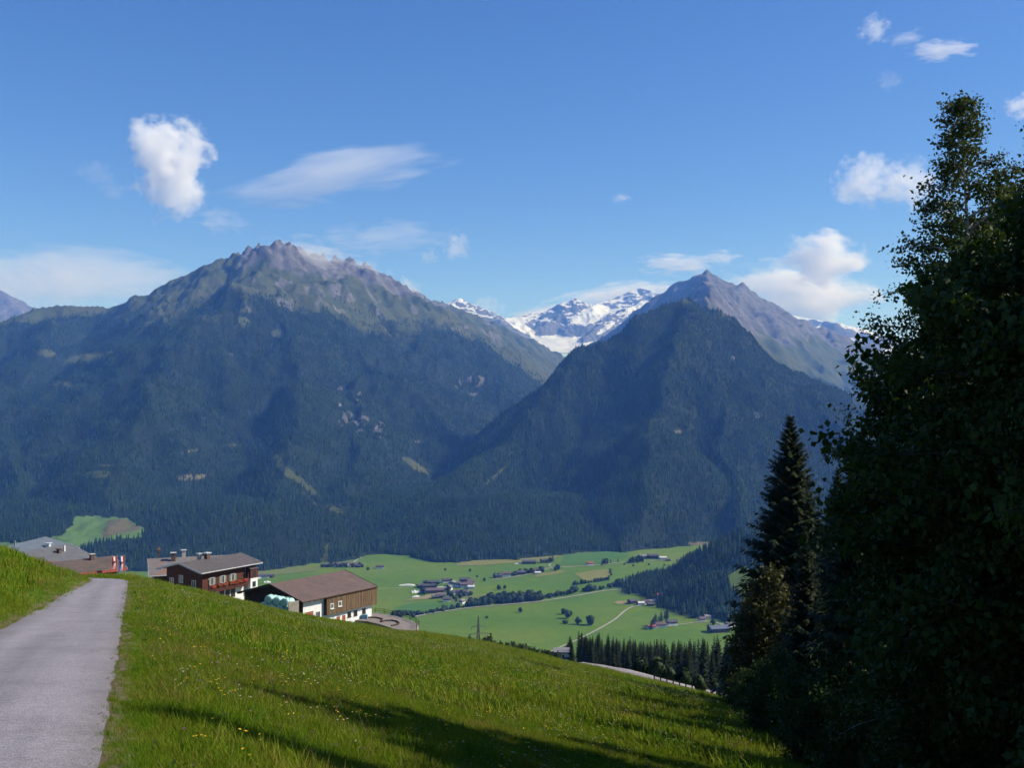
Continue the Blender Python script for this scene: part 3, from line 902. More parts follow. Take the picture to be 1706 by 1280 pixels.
class House:
    def __init__(self, name, A, dirv, L, wl, wr, rise, base_z, label, cat='house', ovf=0.9, ovb=0.7, ovs=0.9, th=0.16):
        d = Vector((dirv[0], dirv[1], 0)).normalized()
        self.root = empty(name, (A[0], A[1], base_z), math.atan2(d.y, d.x))
        tag(self.root, label, cat)
        self.hr = A[2] - base_z; self.L = L; self.wl = wl; self.wr = wr; self.rise = rise
        self.ovf, self.ovb, self.ovs, self.th = ovf, ovb, ovs, th
        self.x0 = ovf; self.x1 = L - ovb; self.yr = -(wr - ovs); self.yl = wl - ovs
    def zroof(self, y):
        w = self.wl if y > 0 else self.wr
        return self.hr - self.rise * abs(y) / w
    def walls(self, mat, name='wall', z0=-4.0, z1=None, inset=0.0):
        m = MB(); i = inset
        yr, yl = self.yr + i, self.yl - i
        if z1 is None:
            g = self.th + 0.03
            poly = [(self.x0 + i, yr, z0), (self.x0 + i, yl, z0), (self.x0 + i, yl, self.zroof(yl) - g), (self.x0 + i, 0, self.hr - g), (self.x0 + i, yr, self.zroof(yr) - g)]
            m.prism(poly, (self.x1 - self.x0 - 2 * i, 0, 0))
        else:
            m.box(self.x0 + i, self.x1 - i, yr, yl, z0, z1)
        return m.build(name, mat, self.root)
    def roof(self, mat, trim=None, under=None):
        m = MB()
        for s, w in ((-1, self.wr), (1, self.wl)):
            a = [(0, 0, self.hr), (self.L, 0, self.hr), (self.L, s * w, self.hr - self.rise), (0, s * w, self.hr - self.rise)]
            if s > 0: a = a[::-1]
            m.prism(a, (0, 0, -self.th))
        r = m.build('roof', mat, self.root)
        if trim:
            for nm, x in (('verge_board', -0.03), ('verge_board', self.L + 0.01)):
                t = MB()
                for s, w in ((-1, self.wr), (1, self.wl)):
                    e = self.hr - self.rise
                    t.prism([(x, 0, self.hr + 0.05), (x, s * w, e + 0.05), (x, s * w, e - self.th - 0.1), (x, 0, self.hr - self.th - 0.1)], (0.035, 0, 0))
                t.build(nm, trim, r)
            for s, w in ((-1, self.wr), (1, self.wl)):
                e = self.hr - self.rise
                MB().tube([(0, s * (w + 0.06), e - 0.10), (self.L, s * (w + 0.06), e - 0.12)], 0.075, 6).build('gutter', trim, r)
        if under:
            k = MB()
            n = max(3, int(self.L / 1.1))
            for s, w in ((-1, self.wr), (1, self.wl)):
                for i in range(n):
                    x = 0.15 + (self.L - 0.4) * i / (n - 1)
                    e = self.hr - self.rise; yo = s * (w - 0.05); yi = s * (w - self.ovs - 0.02)
                    zo = e - self.th - 0.005; zi = self.zroof(yi) - self.th - 0.005
                    k.prism([(x, yo, zo), (x, yi, zi), (x, yi, zi - 0.16), (x, yo, zo - 0.12)], (0.12, 0, 0))
            ko = k.build('rafter_ends', under, r); ko['kind'] = 'stuff'
        self.r = r
        return r
    def chimney(self, x, y, w, d, h, mat, cap=None, caph=0.12, leg=0.0):
        z = self.zroof(y)
        c = MB().box(x - w / 2, x + w / 2, y - d / 2, y + d / 2, z - 0.5, z + h).build('chimney', mat, self.r)
        if cap:
            m = MB()
            if leg:
                for sx in (-1, 1):
                    for sy in (-1, 1):
                        m.box(x + sx * w * .42 - .03, x + sx * w * .42 + .03, y + sy * d * .42 - .03, y + sy * d * .42 + .03, z + h - .02, z + h + leg)
            m.box(x - w * .75, x + w * .75, y - d * .75, y + d * .75, z + h + leg, z + h + leg + caph).build('chimney_cap', cap, self.r)
        return c
    def opening(self, side, x, z, w, h, name='window', frame=None, pane=None, proud=0.04, fw=0.09, off=0.0, shutters=None, sill=True):
        """window or door on a wall; side R (right), L, F (gable at x0), B"""
        frame = frame or M_WFRAME; pane = pane or M_GLASS
        if side == 'R': M = Matrix.Translation((x, self.yr - off, z)) @ Matrix.Rotation(0, 4, 'Z')
        elif side == 'L': M = Matrix.Translation((x, self.yl + off, z)) @ Matrix.Rotation(math.pi, 4, 'Z')
        elif side == 'F': M = Matrix.Translation((self.x0 - off, x, z)) @ Matrix.Rotation(-math.pi / 2, 4, 'Z')
        else: M = Matrix.Translation((self.x1 + off, x, z)) @ Matrix.Rotation(math.pi / 2, 4, 'Z')
        m = MB()
        a, b = w / 2, h
        for q in ((-a - fw, -a, 0, b), (a, a + fw, 0, b), (-a - fw, a + fw, b, b + fw), (-a - fw, a + fw, -fw, 0)):
            m.box(q[0], q[1], -proud, 0.03, q[2], q[3], 0, M)
        if name == 'window':
            m.box(-0.025, 0.025, -proud * .7, 0.03, 0, b, 0, M)
        o = m.build(name, frame, self.root)
        p = MB().box(-a, a, -0.012, 0.04, 0, b, 0, M).build('pane' if name == 'window' else 'door_leaf', pane, o)
        if sill and name == 'window':
            MB().box(-a - fw - .05, a + fw + .05, -proud - .09, 0.02, -fw - .06, -fw - .003, 0, M).build('sill', frame, o)
        if shutters:
            for s in (-1, 1):
                MB().box(s * (a + fw + .02) if s > 0 else -(a + fw + .02 + w * .5), (a + fw + .02 + w * .5) if s > 0 else -(a + fw + .02), -.05, -.005, -.03, b + .03, 0, M).build('shutter', shutters, o)
        return o

# ---- farmhouse
h = House('farmhouse', W(297.7, 938.4, 165), (0.496, 0.868), 13.9, 5.35, 5.25, 1.28, -32.2,
          'two-storey farmhouse, dark red wood over white plaster, long flower balcony', 'farmhouse', ovf=1.3, ovb=0.6, ovs=1.15, th=0.14)
h.walls(M_PLASTER, 'lower_wall', -4.5, 3.05)
h.walls(M_REDWOOD, 'upper_wall', 3.02, None, -0.05)
h.roof(M_ROOF_HOUSE, M_TRIM, M_RAFTER)
for x in (3.3, 5.7, 8.0):
    h.opening('R', x, 3.95, 0.7, 1.1, off=0.05, shutters=M_SHUTTER, proud=0.07)
for x in (5.6, 6.9, 8.1):
    h.opening('R', x, 1.35, 0.8, 1.3, frame=M_DARKWOOD)
h.opening('R', 11.3, 0.5, 0.8, 1.1, frame=M_REDWOOD)
for y, z in ((3.0, 3.7), (0.8, 4.3), (-2.2, 3.7), (1.0, 1.5), (-2.4, 1.2)):
    h.opening('F', y, z, 0.8, 1.0, off=0.05)
bal = MB().box(1.6, 10.6, h.yr - 1.15, h.yr - 0.06, 2.86, 3.0).build('balcony', M_REDWOOD, h.root)
for i in range(4):
    zz = 3.08 + 0.24 * i
    MB().box(1.6, 10.6, h.yr - 1.2, h.yr - 1.15, zz, zz + 0.2).build('parapet_board', M_REDWOOD, bal)
for x in (1.6, 3.85, 6.1, 8.35, 10.45):
    MB().box(x, x + .13, h.yr - 1.14, h.yr - 1.02, 3.01, 5.0 if x in (1.6, 10.45) else 4.05).build('balcony_post', M_REDWOOD, bal)
MB().box(1.55, 10.65, h.yr - 1.25, h.yr - 1.0, 4.06, 4.13).build('handrail', M_REDWOOD, bal)
fb = MB()
rr = random.Random(3)
for i in range(46):
    x = 2.0 + 8.3 * rr.random(); r = .14 + .1 * rr.random()
    fb.box(x - r, x + r, h.yr - 1.5, h.yr - 1.27, 3.62 + .2 * rr.random(), 3.95 + .2 * rr.random(), 0)
fbo = fb.build('balcony_flowers', M_FLOWER, bal); fbo['kind'] = 'stuff'
# oriel at the far corner
orl = MB().box(11.2, 12.9, h.yr - 1.0, h.yr - 0.02, 1.9, 3.9).build('oriel', M_PLASTER, h.root)
MB().box(11.15, 12.95, h.yr - 1.04, h.yr - 0.06, 3.903, 5.45).build('oriel_boarding', M_REDWOOD, orl)
MB().prism([(11.05, h.yr - 1.2, 5.46), (13.05, h.yr - 1.2, 5.46), (13.05, h.yr - .06, 5.75), (11.05, h.yr - .06, 5.75)], (0, 0, .07)).build('oriel_roof', M_ROOF_HOUSE, orl)
for z in (2.4, 4.2):
    MB().box(11.7, 12.4, h.yr - 1.075, h.yr - 1.03, z, z + .9).build('oriel_window', M_GLASS, orl)
MB().tube([(10.85, h.yr - .1, 5.8), (10.85, h.yr - .1, -1)], .06, 6).build('downpipe', M_GALV, h.root)
h.chimney(6.0, -0.15, 0.7, 0.7, 0.75, M_DARKBRICK, M_TRIM, 0.1, leg=0.18)
h.chimney(5.3, 1.0, 0.5, 0.5, 0.9, M_BRICK, M_TRIM, 0.1, leg=0.12)

# ---- barn
b = House('barn', W(448.6, 973.5, 150), (0.565, 0.826), 16.2, 7.1, 7.0, 1.95, -32.25,
          'big barn with brown tiled roof, weathered board side over white base', 'barn', ovf=0.9, ovb=0.5, ovs=0.75, th=0.16)
b.walls(M_PLASTER, 'masonry_wall', -4.0, None, 0.0)
pl = MB(); rr = random.Random(5)
y = b.yr
while y < b.yl:                                              # boards of the near gable
    w = rr.uniform(.22, .34); y2 = min(y + w - .015, b.yl)
    pl.box(b.x0 - .05 - rr.random() * .02, b.x0 - .004, y, y2, -3, min(b.zroof(y), b.zroof(y2)) - .22)
    y += w
g = pl.build('gable_boarding', M_DARKWOOD, b.root); g['kind'] = 'stuff'
pl = MB(); x = 5.2
zt = b.zroof(b.yr) - .24
while x < b.x1 + .5:                                         # hung boarding of the long side
    w = rr.uniform(.24, .38)
    pl.box(x, x + w - .02, b.yr - .62 - rr.random() * .03, b.yr - .5, 2.0 + rr.uniform(-.06, .06), zt + .05)
    x += w
g = pl.build('side_boarding', M_OLDWOOD, b.root); g['kind'] = 'stuff'
MB().box(5.2, b.x1 + .5, b.yr - .5, b.yr - .01, 2.05, 2.2).build('boarding_floor', M_DARKWOOD, b.root)
MB().box(5.12, 5.2, b.yr - .6, b.yr - .01, 2.0, zt).build('boarding_end', M_DARKWOOD, b.root)
MB().box(b.x1 + .5, b.x1 + .58, b.yr - .6, b.yr - .01, 2.0, zt).build('boarding_end', M_OLDWOOD, b.root)
b.roof(M_ROOF_BARN, M_DARKWOOD, M_DARKWOOD)
b.opening('R', 2.1, 0.9, 1.7, 2.1, name='door', frame=M_WFRAME, pane=M_RUSTDOOR)
b.opening('R', 3.9, 1.7, 0.8, 1.0, frame=M_WFRAME)
b.opening('R', 6.2, 2.95, 0.5, 0.6, off=0.64, proud=0.05, fw=0.1)
b.opening('R', 7.9, 3.05, 0.55, 0.6, off=0.64, proud=0.05, fw=0.11)
for x in (8.2, 9.4):
    b.opening('R', x, -0.4, 0.5, 1.6, name='door', frame=M_RUSTDOOR, pane=M_RUSTDOOR)
for x in (10.6, 12.0, 13.9):
    b.opening('R', x, 0.9, 0.6, 0.62, frame=M_DARKWOOD)

# ---- house with rusty roof behind the farmhouse
A0 = W(246, 931.5, 192)
n = House('neighbour_house', A0, (0.93, 0.36), 17, 8, 8.2, 2.05, -37, 'house with rust-streaked grey roof and three chimneys behind the red farmhouse', 'house', ovf=1.0, ovb=0.8, ovs=1.0)
n.walls(M_DARKWOOD); n.roof(M_ROOF_RUST, M_TRIM)
n.chimney(4.6, -1.6, 0.75, 0.75, 1.5, M_DARKBRICK, M_TRIM, 0.08)
n.chimney(6.6, 0.3, 0.7, 0.7, 1.25, M_BRICK, M_TRIM, 0.1, leg=0.1)
n.chimney(2.0, 0.4, 0.25, 0.25, 1.2, M_RAFTER)
bt = MB().box(1.75, 2.25, 0.15, 0.65, n.zroof(0.4) + 1.2, n.zroof(0.4) + 1.28)
zb = n.zroof(0.4) + 1.28
bt.add([(1.6, 0, zb + .35), (2.4, 0, zb + .35), (2.4, .8, zb + .35), (1.6, .8, zb + .35), (2, .4, zb + .95)], [(3, 2, 1, 0), (0, 1, 4), (1, 2, 4), (2, 3, 4), (3, 0, 4)])
for sx in (1.78, 2.16):
    for sy in (.18, .56): bt.box(sx, sx + .06, sy, sy + .06, zb - .01, zb + .36)
bt.build('bell_turret', M_RAFTER, n.root)
for y, z in ((-3, 6), (0, 6)): n.opening('F', y, z, .8, 1.0)

# ---- three houses behind the left bank
Ra = W(75, 905, 178); Rb = W(8, 911, 165)
d = Vector((Ra.x - Rb.x, Ra.y - Rb.y, 0)).normalized()
e1 = House('blue_roofed_house', Rb - d * 6, tuple(d)[:2], (Ra - Rb).length + 6, 7, 6.2, 1.9, -32, 'house with pale blue-grey sheet roof, highest on the left', 'house', ovs=1.0)
e1.walls(M_PLASTER); e1.roof(M_ROOF_BLUE, M_TRIM)
e1.chimney(13.2, -3.6, 0.75, 0.6, 0.55, M_TRIM, M_TRIM, .1, leg=.15)
e1.chimney(8.0, -.6, .2, .2, .9, M_GALV)
for y, z in ((3, 6), (-3, 6)): e1.opening('B', y, z, .8, 1.0)
Ra = W(115, 915.5, 160); Rb = W(45, 917.5, 152)
d = Vector((Ra.x - Rb.x, Ra.y - Rb.y, 0)).normalized()
e2 = House('grey_roofed_house', Rb - d * 3, tuple(d)[:2], (Ra - Rb).length + 3, 6, 8.0, 2.9, -32, 'house with plain dark grey roof between the blue roof and the low red shed', 'house', ovs=1.0)
e2.walls(M_PLASTER); e2.roof(M_ROOF_GREY, M_TRIM)
e2.chimney(7.0, -2.3, .5, .5, .6, M_DARKBRICK, M_DARKBRICK, .1)
e2.chimney(8.4, -2.0, .22, .22, .9, M_WFRAME)
e2.opening('R', 3.2, 4.0, 1.0, 1.0)
Ra = W(186, 936.3, 121); Rb = W(86, 937, 116)
d = Vector((Ra.x - Rb.x, Ra.y - Rb.y, 0)).normalized()
e3 = House('low_shed', Rb - d * 2, tuple(d)[:2], (Ra - Rb).length + 2, 3.2, 4.2, 1.0, -23.5, 'low shed with dark brown roof and red eaves board beside the bend', 'shed', ovf=.5, ovb=.8, ovs=.5)
e3.walls(M_DARKWOOD); e3.roof(M_ROOF_BROWN)
MB().box(0, e3.L, -4.26, -4.2, e3.hr - e3.rise - .28, e3.hr - e3.rise + .02).build('eaves_board', M_REDPAINT, e3.root)
t = MB()
for s, w in ((-1, 4.2), (1, 3.2)):
    t.prism([(e3.L + .01, 0, e3.hr + .05), (e3.L + .01, s * w, e3.hr - 1.0 + .05), (e3.L + .01, s * w, e3.hr - 1.0 - .2), (e3.L + .01, 0, e3.hr - .2)], (.05, 0, 0))
t.build('verge_board', M_CONC, e3.root)
e3.chimney(6.4, -.6, .42, .42, .65, M_DARKBRICK, M_BRICK, .08)
rs = W(76, 938, 150)
t = MB().box(-1.6, 1.6, -.2, .2, -3, .55); t.box(-1.6, 1.6, -.24, -.2, .25, .5)
tag(t.build('red_gable_wall', M_REDPAINT), 'short red wall peeping out left of the low brown shed roof', 'wall').location = W(83, 944, 118)

# ---- wrapped hay bales by the barn
M_BALE = mat_noise('mint_silage_wrap', (0.28, 0.52, 0.46), (0.46, 0.68, 0.60), 2.2, 0.35, 0.5, (1, 1, 1), bump=0.5, bdist=0.06)
def bale_mesh():
    prof = [(0, -.60), (.40, -.61), (.54, -.56), (.60, -.46), (.615, -.2), (.60, 0.0), (.615, .2), (.60, .46), (.54, .56), (.40, .61), (0, .60)]
    V = []; Fc = []; seg = 18
    for i, (r, x) in enumerate(prof):
        for k in range(seg):
            a = 2 * math.pi * k / seg
            q = r * (1 + .02 * math.sin(5 * a + i) + .012 * math.sin(9 * a + 2.2 * i))
            V.append((x + .012 * math.sin(3 * a + i), q * math.cos(a), q * math.sin(a)))
    for i in range(len(prof) - 1):
        for k in range(seg):
            Fc.append((i * seg + k, i * seg + (k + 1) % seg, (i + 1) * seg + (k + 1) % seg, (i + 1) * seg + k))
    return mesh_np('hay_bale', np.array(V), np.array(Fc), [M_BALE], smooth=True)
BALE = bale_mesh()
BX = W(441, 1002, 139); bz = gz(BX.x + 1.5, 139.5)
posn = ['leftmost', 'second', 'third', 'rightmost']
def bale(x, y, z, rz, label):
    o = ob('hay_bale', BALE); o.location = (x, y, z); o.rotation_euler = (random.uniform(-3, 3), 0, rz)
    tag(o, label, 'hay bale', 'wrapped hay bales by the barn gable')
for i in range(4):
    x = BX.x + .2 + 1.16 * i - .1
    for j in range(2):
        yy = 139.0 + 1.25 * j - .25 * i
        bale(x + .25 * j, yy, gz(x, yy) + .55, math.pi / 2 - .25 + random.uniform(-.12, .12),
             'mint wrapped bale, %s in the %s bottom row by the barn' % (posn[i], ('front', 'back')[j]))
for i in range(3):
    x = BX.x + .75 + 1.16 * i
    for j in range(2):
        yy = 139.0 + 1.25 * j - .25 * i - .1
        bale(x + .25 * j, yy, gz(x, yy) + 1.57, math.pi / 2 - .2 + random.uniform(-.15, .15),
             'mint wrapped bale on top of the stack, %s of the %s three' % (('left', 'middle', 'right')[i], ('front', 'back')[j]))
pp = W(489, 1012, 137.5)
cb = MB().box(-.72, .72, -.12, .12, -1.2, .78)
for i in range(3): cb.box(-.72, .72, -.15, -.121, -.1 + .3 * i, -.06 + .3 * i)
cbo = cb.build('concrete_panel', M_CONC); cbo.location = pp; cbo.rotation_euler = (0, 0, .5)
tag(cbo, 'pale concrete panel standing between the bales and the barn door', 'panel')
ld = MB()
for sx in (-.25, .25): ld.tube([(sx, 0, -1), (sx, .25, 1.0)], .03, 5)
for i in range(6): ld.tube([(-.25, .04 * i, -.7 + .3 * i), (.25, .04 * i, -.7 + .3 * i)], .022, 5)
ldo = ld.build('metal_gate', M_GALV); ldo.location = W(479, 1007, 137.6)
tag(ldo, 'small metal rack leaning between the bales and the concrete panel', 'rack')

# ---- paved yard with railing
YZ = -32.15
far_e = [(600, 1019.5), (625, 1021.5), (640, 1023.5), (654, 1026), (668, 1029.5), (683, 1034.5), (693, 1039), (698, 1042.5)]
near_e = [(694, 1048), (682, 1051), (668, 1050.5), (654, 1047.5), (634, 1041), (612, 1036), (592, 1034)]
outline = [Wz(x, y, YZ) for x, y in far_e + near_e]
yd = MB(); yd.prism([(p.x, p.y, YZ) for p in outline], (0, 0, -2.5))
tag(yd.build('yard', M_YARD), 'pale paved yard at the end of the barn', 'yard', kind='structure')
rl = empty('yard_railing', Wz(640, 1023.5, YZ)); tag(rl, 'dark railing round the far edge of the paved yard', 'railing')
fe = [Wz(x, y, YZ) - rl.location for x, y in far_e[1:]] + [Wz(694, 1048, YZ) - rl.location]
for p in fe: MB().box(p.x - .04, p.x + .04, p.y - .04, p.y + .04, -.3, .75).build('post', M_DARKWOOD, rl)
for hz in (.4, .72): MB().tube([(p.x, p.y, hz) for p in fe], .035, 5).build('rail', M_DARKWOOD, rl)
kp = [Wz(x, y, YZ) for x, y in ((634, 1037.5), (642, 1035.5), (652, 1035), (661, 1036.5), (665, 1039.5), (662, 1042), (652, 1044))]
tag(MB().tube([(p.x, p.y, YZ + .08) for p in kp], .13, 6).build('kerb_ring', M_DARKWOOD), 'dark curved kerb in the middle of the paved yard', 'kerb')
kp = [Wz(x, y, YZ) for x, y in ((606, 1031), (616, 1030), (628, 1030.5), (637, 1032.5), (636, 1036))]
tag(MB().tube([(p.x, p.y, YZ + .08) for p in kp], .13, 6).build('kerb_ring', M_DARKWOOD), 'shorter dark kerb next to the barn wall in the yard', 'kerb')
wb = MB().box(-.5, .5, -.3, .3, 0, .6); wb.box(-.42, .42, -.22, .22, .6, .66)
wbo = wb.build('water_trough', mat_noise('blue_plastic', (.12, .3, .38), (.2, .42, .5), 4, .5, .4, bump=0)); wbo.location = Wz(607, 1031.5, YZ); tag(wbo, 'small blue trough at the foot of the white barn wall', 'trough')

# ---- two banner flags beyond the bend
def banner(px, ytop, ybot, Y, cols, label, emblem):
    top = W(px, ytop, Y); g0 = gz(top.x, Y)
    r = empty('flag', (top.x, Y, g0), .75); tag(r, label, 'flag', 'banner flags beyond the bend')
    H = top.z - g0; hb = (ybot - ytop) / F * Y
    MB().tube([(0, 0, -.3), (0, 0, H + .15)], [.05, .03], 8).build('pole', M_GALV, r)
    MB().tube([(.02, 0, H), (-.68, 0, H)], .02, 6).build('cross_bar', M_GALV, r)
    nx, nzn = 9, 14; V = []; Fc = []; mi = []
    for j in range(nzn + 1):
        for i in range(nx + 1):
            u = i / nx; v = j / nzn
            V.append((-.06 - .58 * u + .05 * v * math.sin(4 * v), .05 * math.sin(7 * u + 3 * v) * (.3 + v), H - .02 - hb * v))
    for j in range(nzn):
        for i in range(nx):
            q = j * (nx + 1) + i
            Fc.append((q, q + 1, q + nx + 2, q + nx + 1)); mi.append(min(2, i * 3 // nx))
    me = mesh_np('banner', np.array(V), np.array(Fc), cols, smooth=True, mat_idx=mi)
    bo = ob('banner', me, r)
    s = .13
    z = H - hb * .45
    cr = MB().prism([(-.35 - s, -.075, z + s), (-.35 + s, -.075, z + s), (-.35 + s, -.075, z - .3 * s), (-.35, -.075, z - 1.3 * s), (-.35 - s, -.075, z - .3 * s)][::-1], (0, .012, 0))
    cr.build('crest', emblem, bo)
def cloth(n_, c): return mat_noise(n_, tuple(k * .85 for k in c), c, 6, .85, .15, bump=.15)
CW, CR, CB, CD = cloth('white_cloth', (.72, .72, .74)), cloth('red_cloth', (.42, .05, .05)), cloth('blue_cloth', (.04, .06, .32)), cloth('dark_crest', (.12, .08, .10))
banner(195.5, 927, 948, 116, [CR, CW, CR], 'left hanging banner, red and white with a small crest', CD)
banner(208, 926.5, 951, 114, [CR, CW, CB], 'right hanging banner, red, white and blue with a small crest', CD)

# ---- post fence along the lower road
fr = empty('road_fence', W(1120, 1150, 131)); tag(fr, 'low wooden post fence along the gravel road below the meadow', 'fence')
prev = None
for i in range(13):
    t_ = i / 12; px = 1088 + 125 * t_
    yy = np.interp(px, [1040, 1120, 1200, 1260], [132.2, 129.8, 126.2, 122.2])
    x = (px - 853) / F * yy; z = gz(x, yy)
    p = Vector((x, yy, z)) - fr.location
    MB().box(p.x - .07, p.x + .07, p.y - .07, p.y + .07, p.z - .3, p.z + 1.05).build('post', M_DARKWOOD, fr)
    if prev is not None:
        for hz in (.45, .85):
            MB().tube([prev + Vector((0, 0, hz)), p + Vector((0, 0, hz))], .05, 5).build('rail', M_DARKWOOD, fr)
    prev = p
# ------------------------------------------------------------------ the valley: fields, roads, hamlets
def sheet(name, pix, mat, dz, label, cat='field'):
    P = [VP(x, y) for x, y in pix]
    # ear-free fan triangulation through a filled ngon; follow the ground
    me = bpy.data.meshes.new(name)
    me.from_pydata([(p.x, p.y, vz(p.x, p.y) + dz) for p in P], [], [tuple(range(len(P)))])
    me.materials.append(mat); me.update()
    if me.polygons[0].normal.z < 0: me.flip_normals()
    return tag(ob(name, me), label, cat, kind='structure')
def pasture(name, c1, c2):
    t = NT(name); p = t.pos()
    f = t.noise(p, 0.03, 5, 0.65)
    c = t.ramp(f, [(0.3, c1), (0.7, c2)])
    g = t.noise(p, 0.25, 3, 0.7)
    t.col(t.mix(0.3, c, t.ramp(g, [(0.3, (0.75, 0.75, 0.75)), (0.7, (1.2, 1.2, 1.2))]), 'MULTIPLY'))
    return t.fin(0.9, 0.1)
M_YEL = pasture('mown_yellow_field', (0.135, 0.15, 0.035), (0.185, 0.18, 0.05))
M_OLI = pasture('olive_field', (0.10, 0.14, 0.03), (0.15, 0.165, 0.045))
M_LUSH = pasture('lush_field', (0.05, 0.125, 0.022), (0.07, 0.15, 0.028))
M_BARE = pasture('bare_earth', (0.2, 0.165, 0.085), (0.26, 0.215, 0.12))
sheet('field', [(757, 944), (772, 935), (850, 933), (905, 925), (935, 922), (925, 930), (870, 938), (800, 943)], M_YEL, .9, 'yellow mown strip along the forest edge above the hamlets')
sheet('field', [(956, 956), (990, 951), (1014, 949), (1018, 958), (1008, 966), (972, 971), (966, 963)], M_YEL, .9, 'small yellow field ringed by bushes in mid valley')
sheet('field', [(885, 960), (905, 956), (935, 951), (946, 953), (925, 958), (895, 962)], M_YEL, .9, 'narrow yellow strip beside the row of chalets')
sheet('field', [(412, 948), (540, 944), (528, 952), (470, 958), (415, 966)], M_OLI, .9, 'olive field behind the farm at the foot of the forest')
sheet('field', [(672, 1002), (700, 995), (735, 988), (748, 990), (738, 996), (712, 999)], M_BARE, 1.0, 'strip of bare brown earth before the hamlet')
sheet('field', [(757, 1000), (775, 992), (800, 991), (815, 992), (795, 997), (770, 1003)], M_OLI, 1.0, 'dry olive ground between the hamlet and the wood strip')
sheet('field', [(1022, 1006), (1030, 1002), (1045, 1003), (1046, 1007), (1030, 1008)], M_BARE, 1.0, 'small bare riding yard beside the farm at the spur')
sheet('field', [(660, 1012), (700, 1004), (760, 1006), (765, 1014), (700, 1024), (650, 1024)], M_LUSH, .9, 'lush dark green field below the hamlet')
sheet('field', [(938, 925), (1000, 920), (1050, 917), (1046, 930), (990, 940), (935, 942)], M_LUSH, .9, 'lush field under the pyramid mountain')
M_VROAD = pasture('pale_valley_road', (0.26, 0.25, 0.22), (0.35, 0.335, 0.30))
def vroad(pix, half, label, dz=1.3):
    P = [VP(x, y) for x, y in pix]
    o = ribbon('valley_road', [(p.x, p.y) for p in P], half, M_VROAD, dz, valley, ncross=3, crown=0.0, wob=0.02, sub=5)
    tag(o, label, 'road'); return o
vroad([(690, 1029), (720, 1023), (760, 1017), (800, 1012), (850, 1008), (900, 1003), (960, 994), (1010, 985), (1060, 978)], 3.2, 'straight valley road along the wood strip')
vroad([(820, 967), (850, 963), (885, 957), (905, 951), (920, 947), (960, 945), (1000, 942), (1060, 936), (1110, 934), (1170, 930)], 2.6, 'pale road past the row of chalets')
vroad([(918, 946), (915, 943), (918, 940)], 2.2, 'short track up to the upper farm')
vroad([(900, 1095), (940, 1077), (965, 1066), (1000, 1048), (1025, 1033), (1040, 1020), (1052, 1013), (1065, 1010), (1078, 1006), (1092, 1000), (1097, 992)], 2.2, 'farm track climbing from the river to the spur farm')
vroad([(1090, 1048), (1110, 1045), (1140, 1041), (1175, 1037), (1200, 1041), (1215, 1050)], 2.2, 'pale track past the houses under the spur')
vroad([(588, 940), (594, 934), (603, 930)], 2.5, 'short track at the forest edge above the left hamlet')
vroad([(630, 983), (660, 981), (700, 979)], 1.6, 'faint field path left of the hamlet')

VM_WALLS = {'w': M_PLASTER, 'b': M_RAFTER, 'd': M_DARKWOOD, 'r': M_REDWOOD}
def vroof(nm, c): return mat_noise(nm, tuple(k * .8 for k in c), c, .6, .8, .3, bump=0)
VM_ROOFS = {'k': vroof('dark_slate_roof', (.075, .07, .08)), 'p': vroof('plum_brown_roof', (.13, .085, .095)), 'r': vroof('red_tile_roof', (.28, .09, .065)),
            'g': vroof('grey_roof', (.2, .2, .21)), 'w': vroof('white_sheet_roof', (.6, .6, .6)), 'u': vroof('blue_grey_roof', (.11, .135, .19))}
def vhouse(px, py, L, wd, hw, rise, rot, wall, roof, label, name='chalet', cat='house', group='buildings in the valley'):
    """gable house; px,py = middle of its foot"""
    p = VP(px, py)
    r = empty(name, (p.x, p.y, vz(p.x, p.y)), rot); tag(r, label, cat, group)
    L *= 1.2; wd *= 1.2; hw *= 1.3; rise *= 1.2
    a, w = L / 2, wd / 2
    m = MB().prism([(-a, -w, -3), (-a, w, -3), (-a, w, hw), (-a, 0, hw + rise), (-a, -w, hw)], (L, 0, 0))
    lower = hw * .6
    m.build('wall', VM_WALLS[wall], r)
    if wall == 'w':
        MB().box(-a - .15, a + .15, -w - .15, w + .15, lower, hw - .01).build('wooden_storey', M_RAFTER, r)
    o = 1.3; rf = MB()
    e = hw - rise * o / w
    for s in (-1, 1):
        q = [(-a - o, 0, hw + rise + .35), (a + o, 0, hw + rise + .35), (a + o, s * (w + o), e + .35), (-a - o, s * (w + o), e + .35)]
        if s > 0: q = q[::-1]
        rf.prism(q, (0, 0, -.3))
    rf.build('roof', VM_ROOFS[roof], r)
    if name == 'chalet' and L > 11:
        MB().box(-a * .3 - .5, -a * .3 + .5, .5, 1.5, hw, hw + rise + 1.3).build('chimney', M_BRICK, r)
    # windows and a door that catch the light
    k = max(2, int(L / 4))
    for i in range(k):
        x = -a + L * (i + .5) / k
        MB().box(x - .6, x + .6, -w - .22, -w - .01, hw * .62, hw * .62 + 1.2).build('window', M_GLASS, r)
    return r
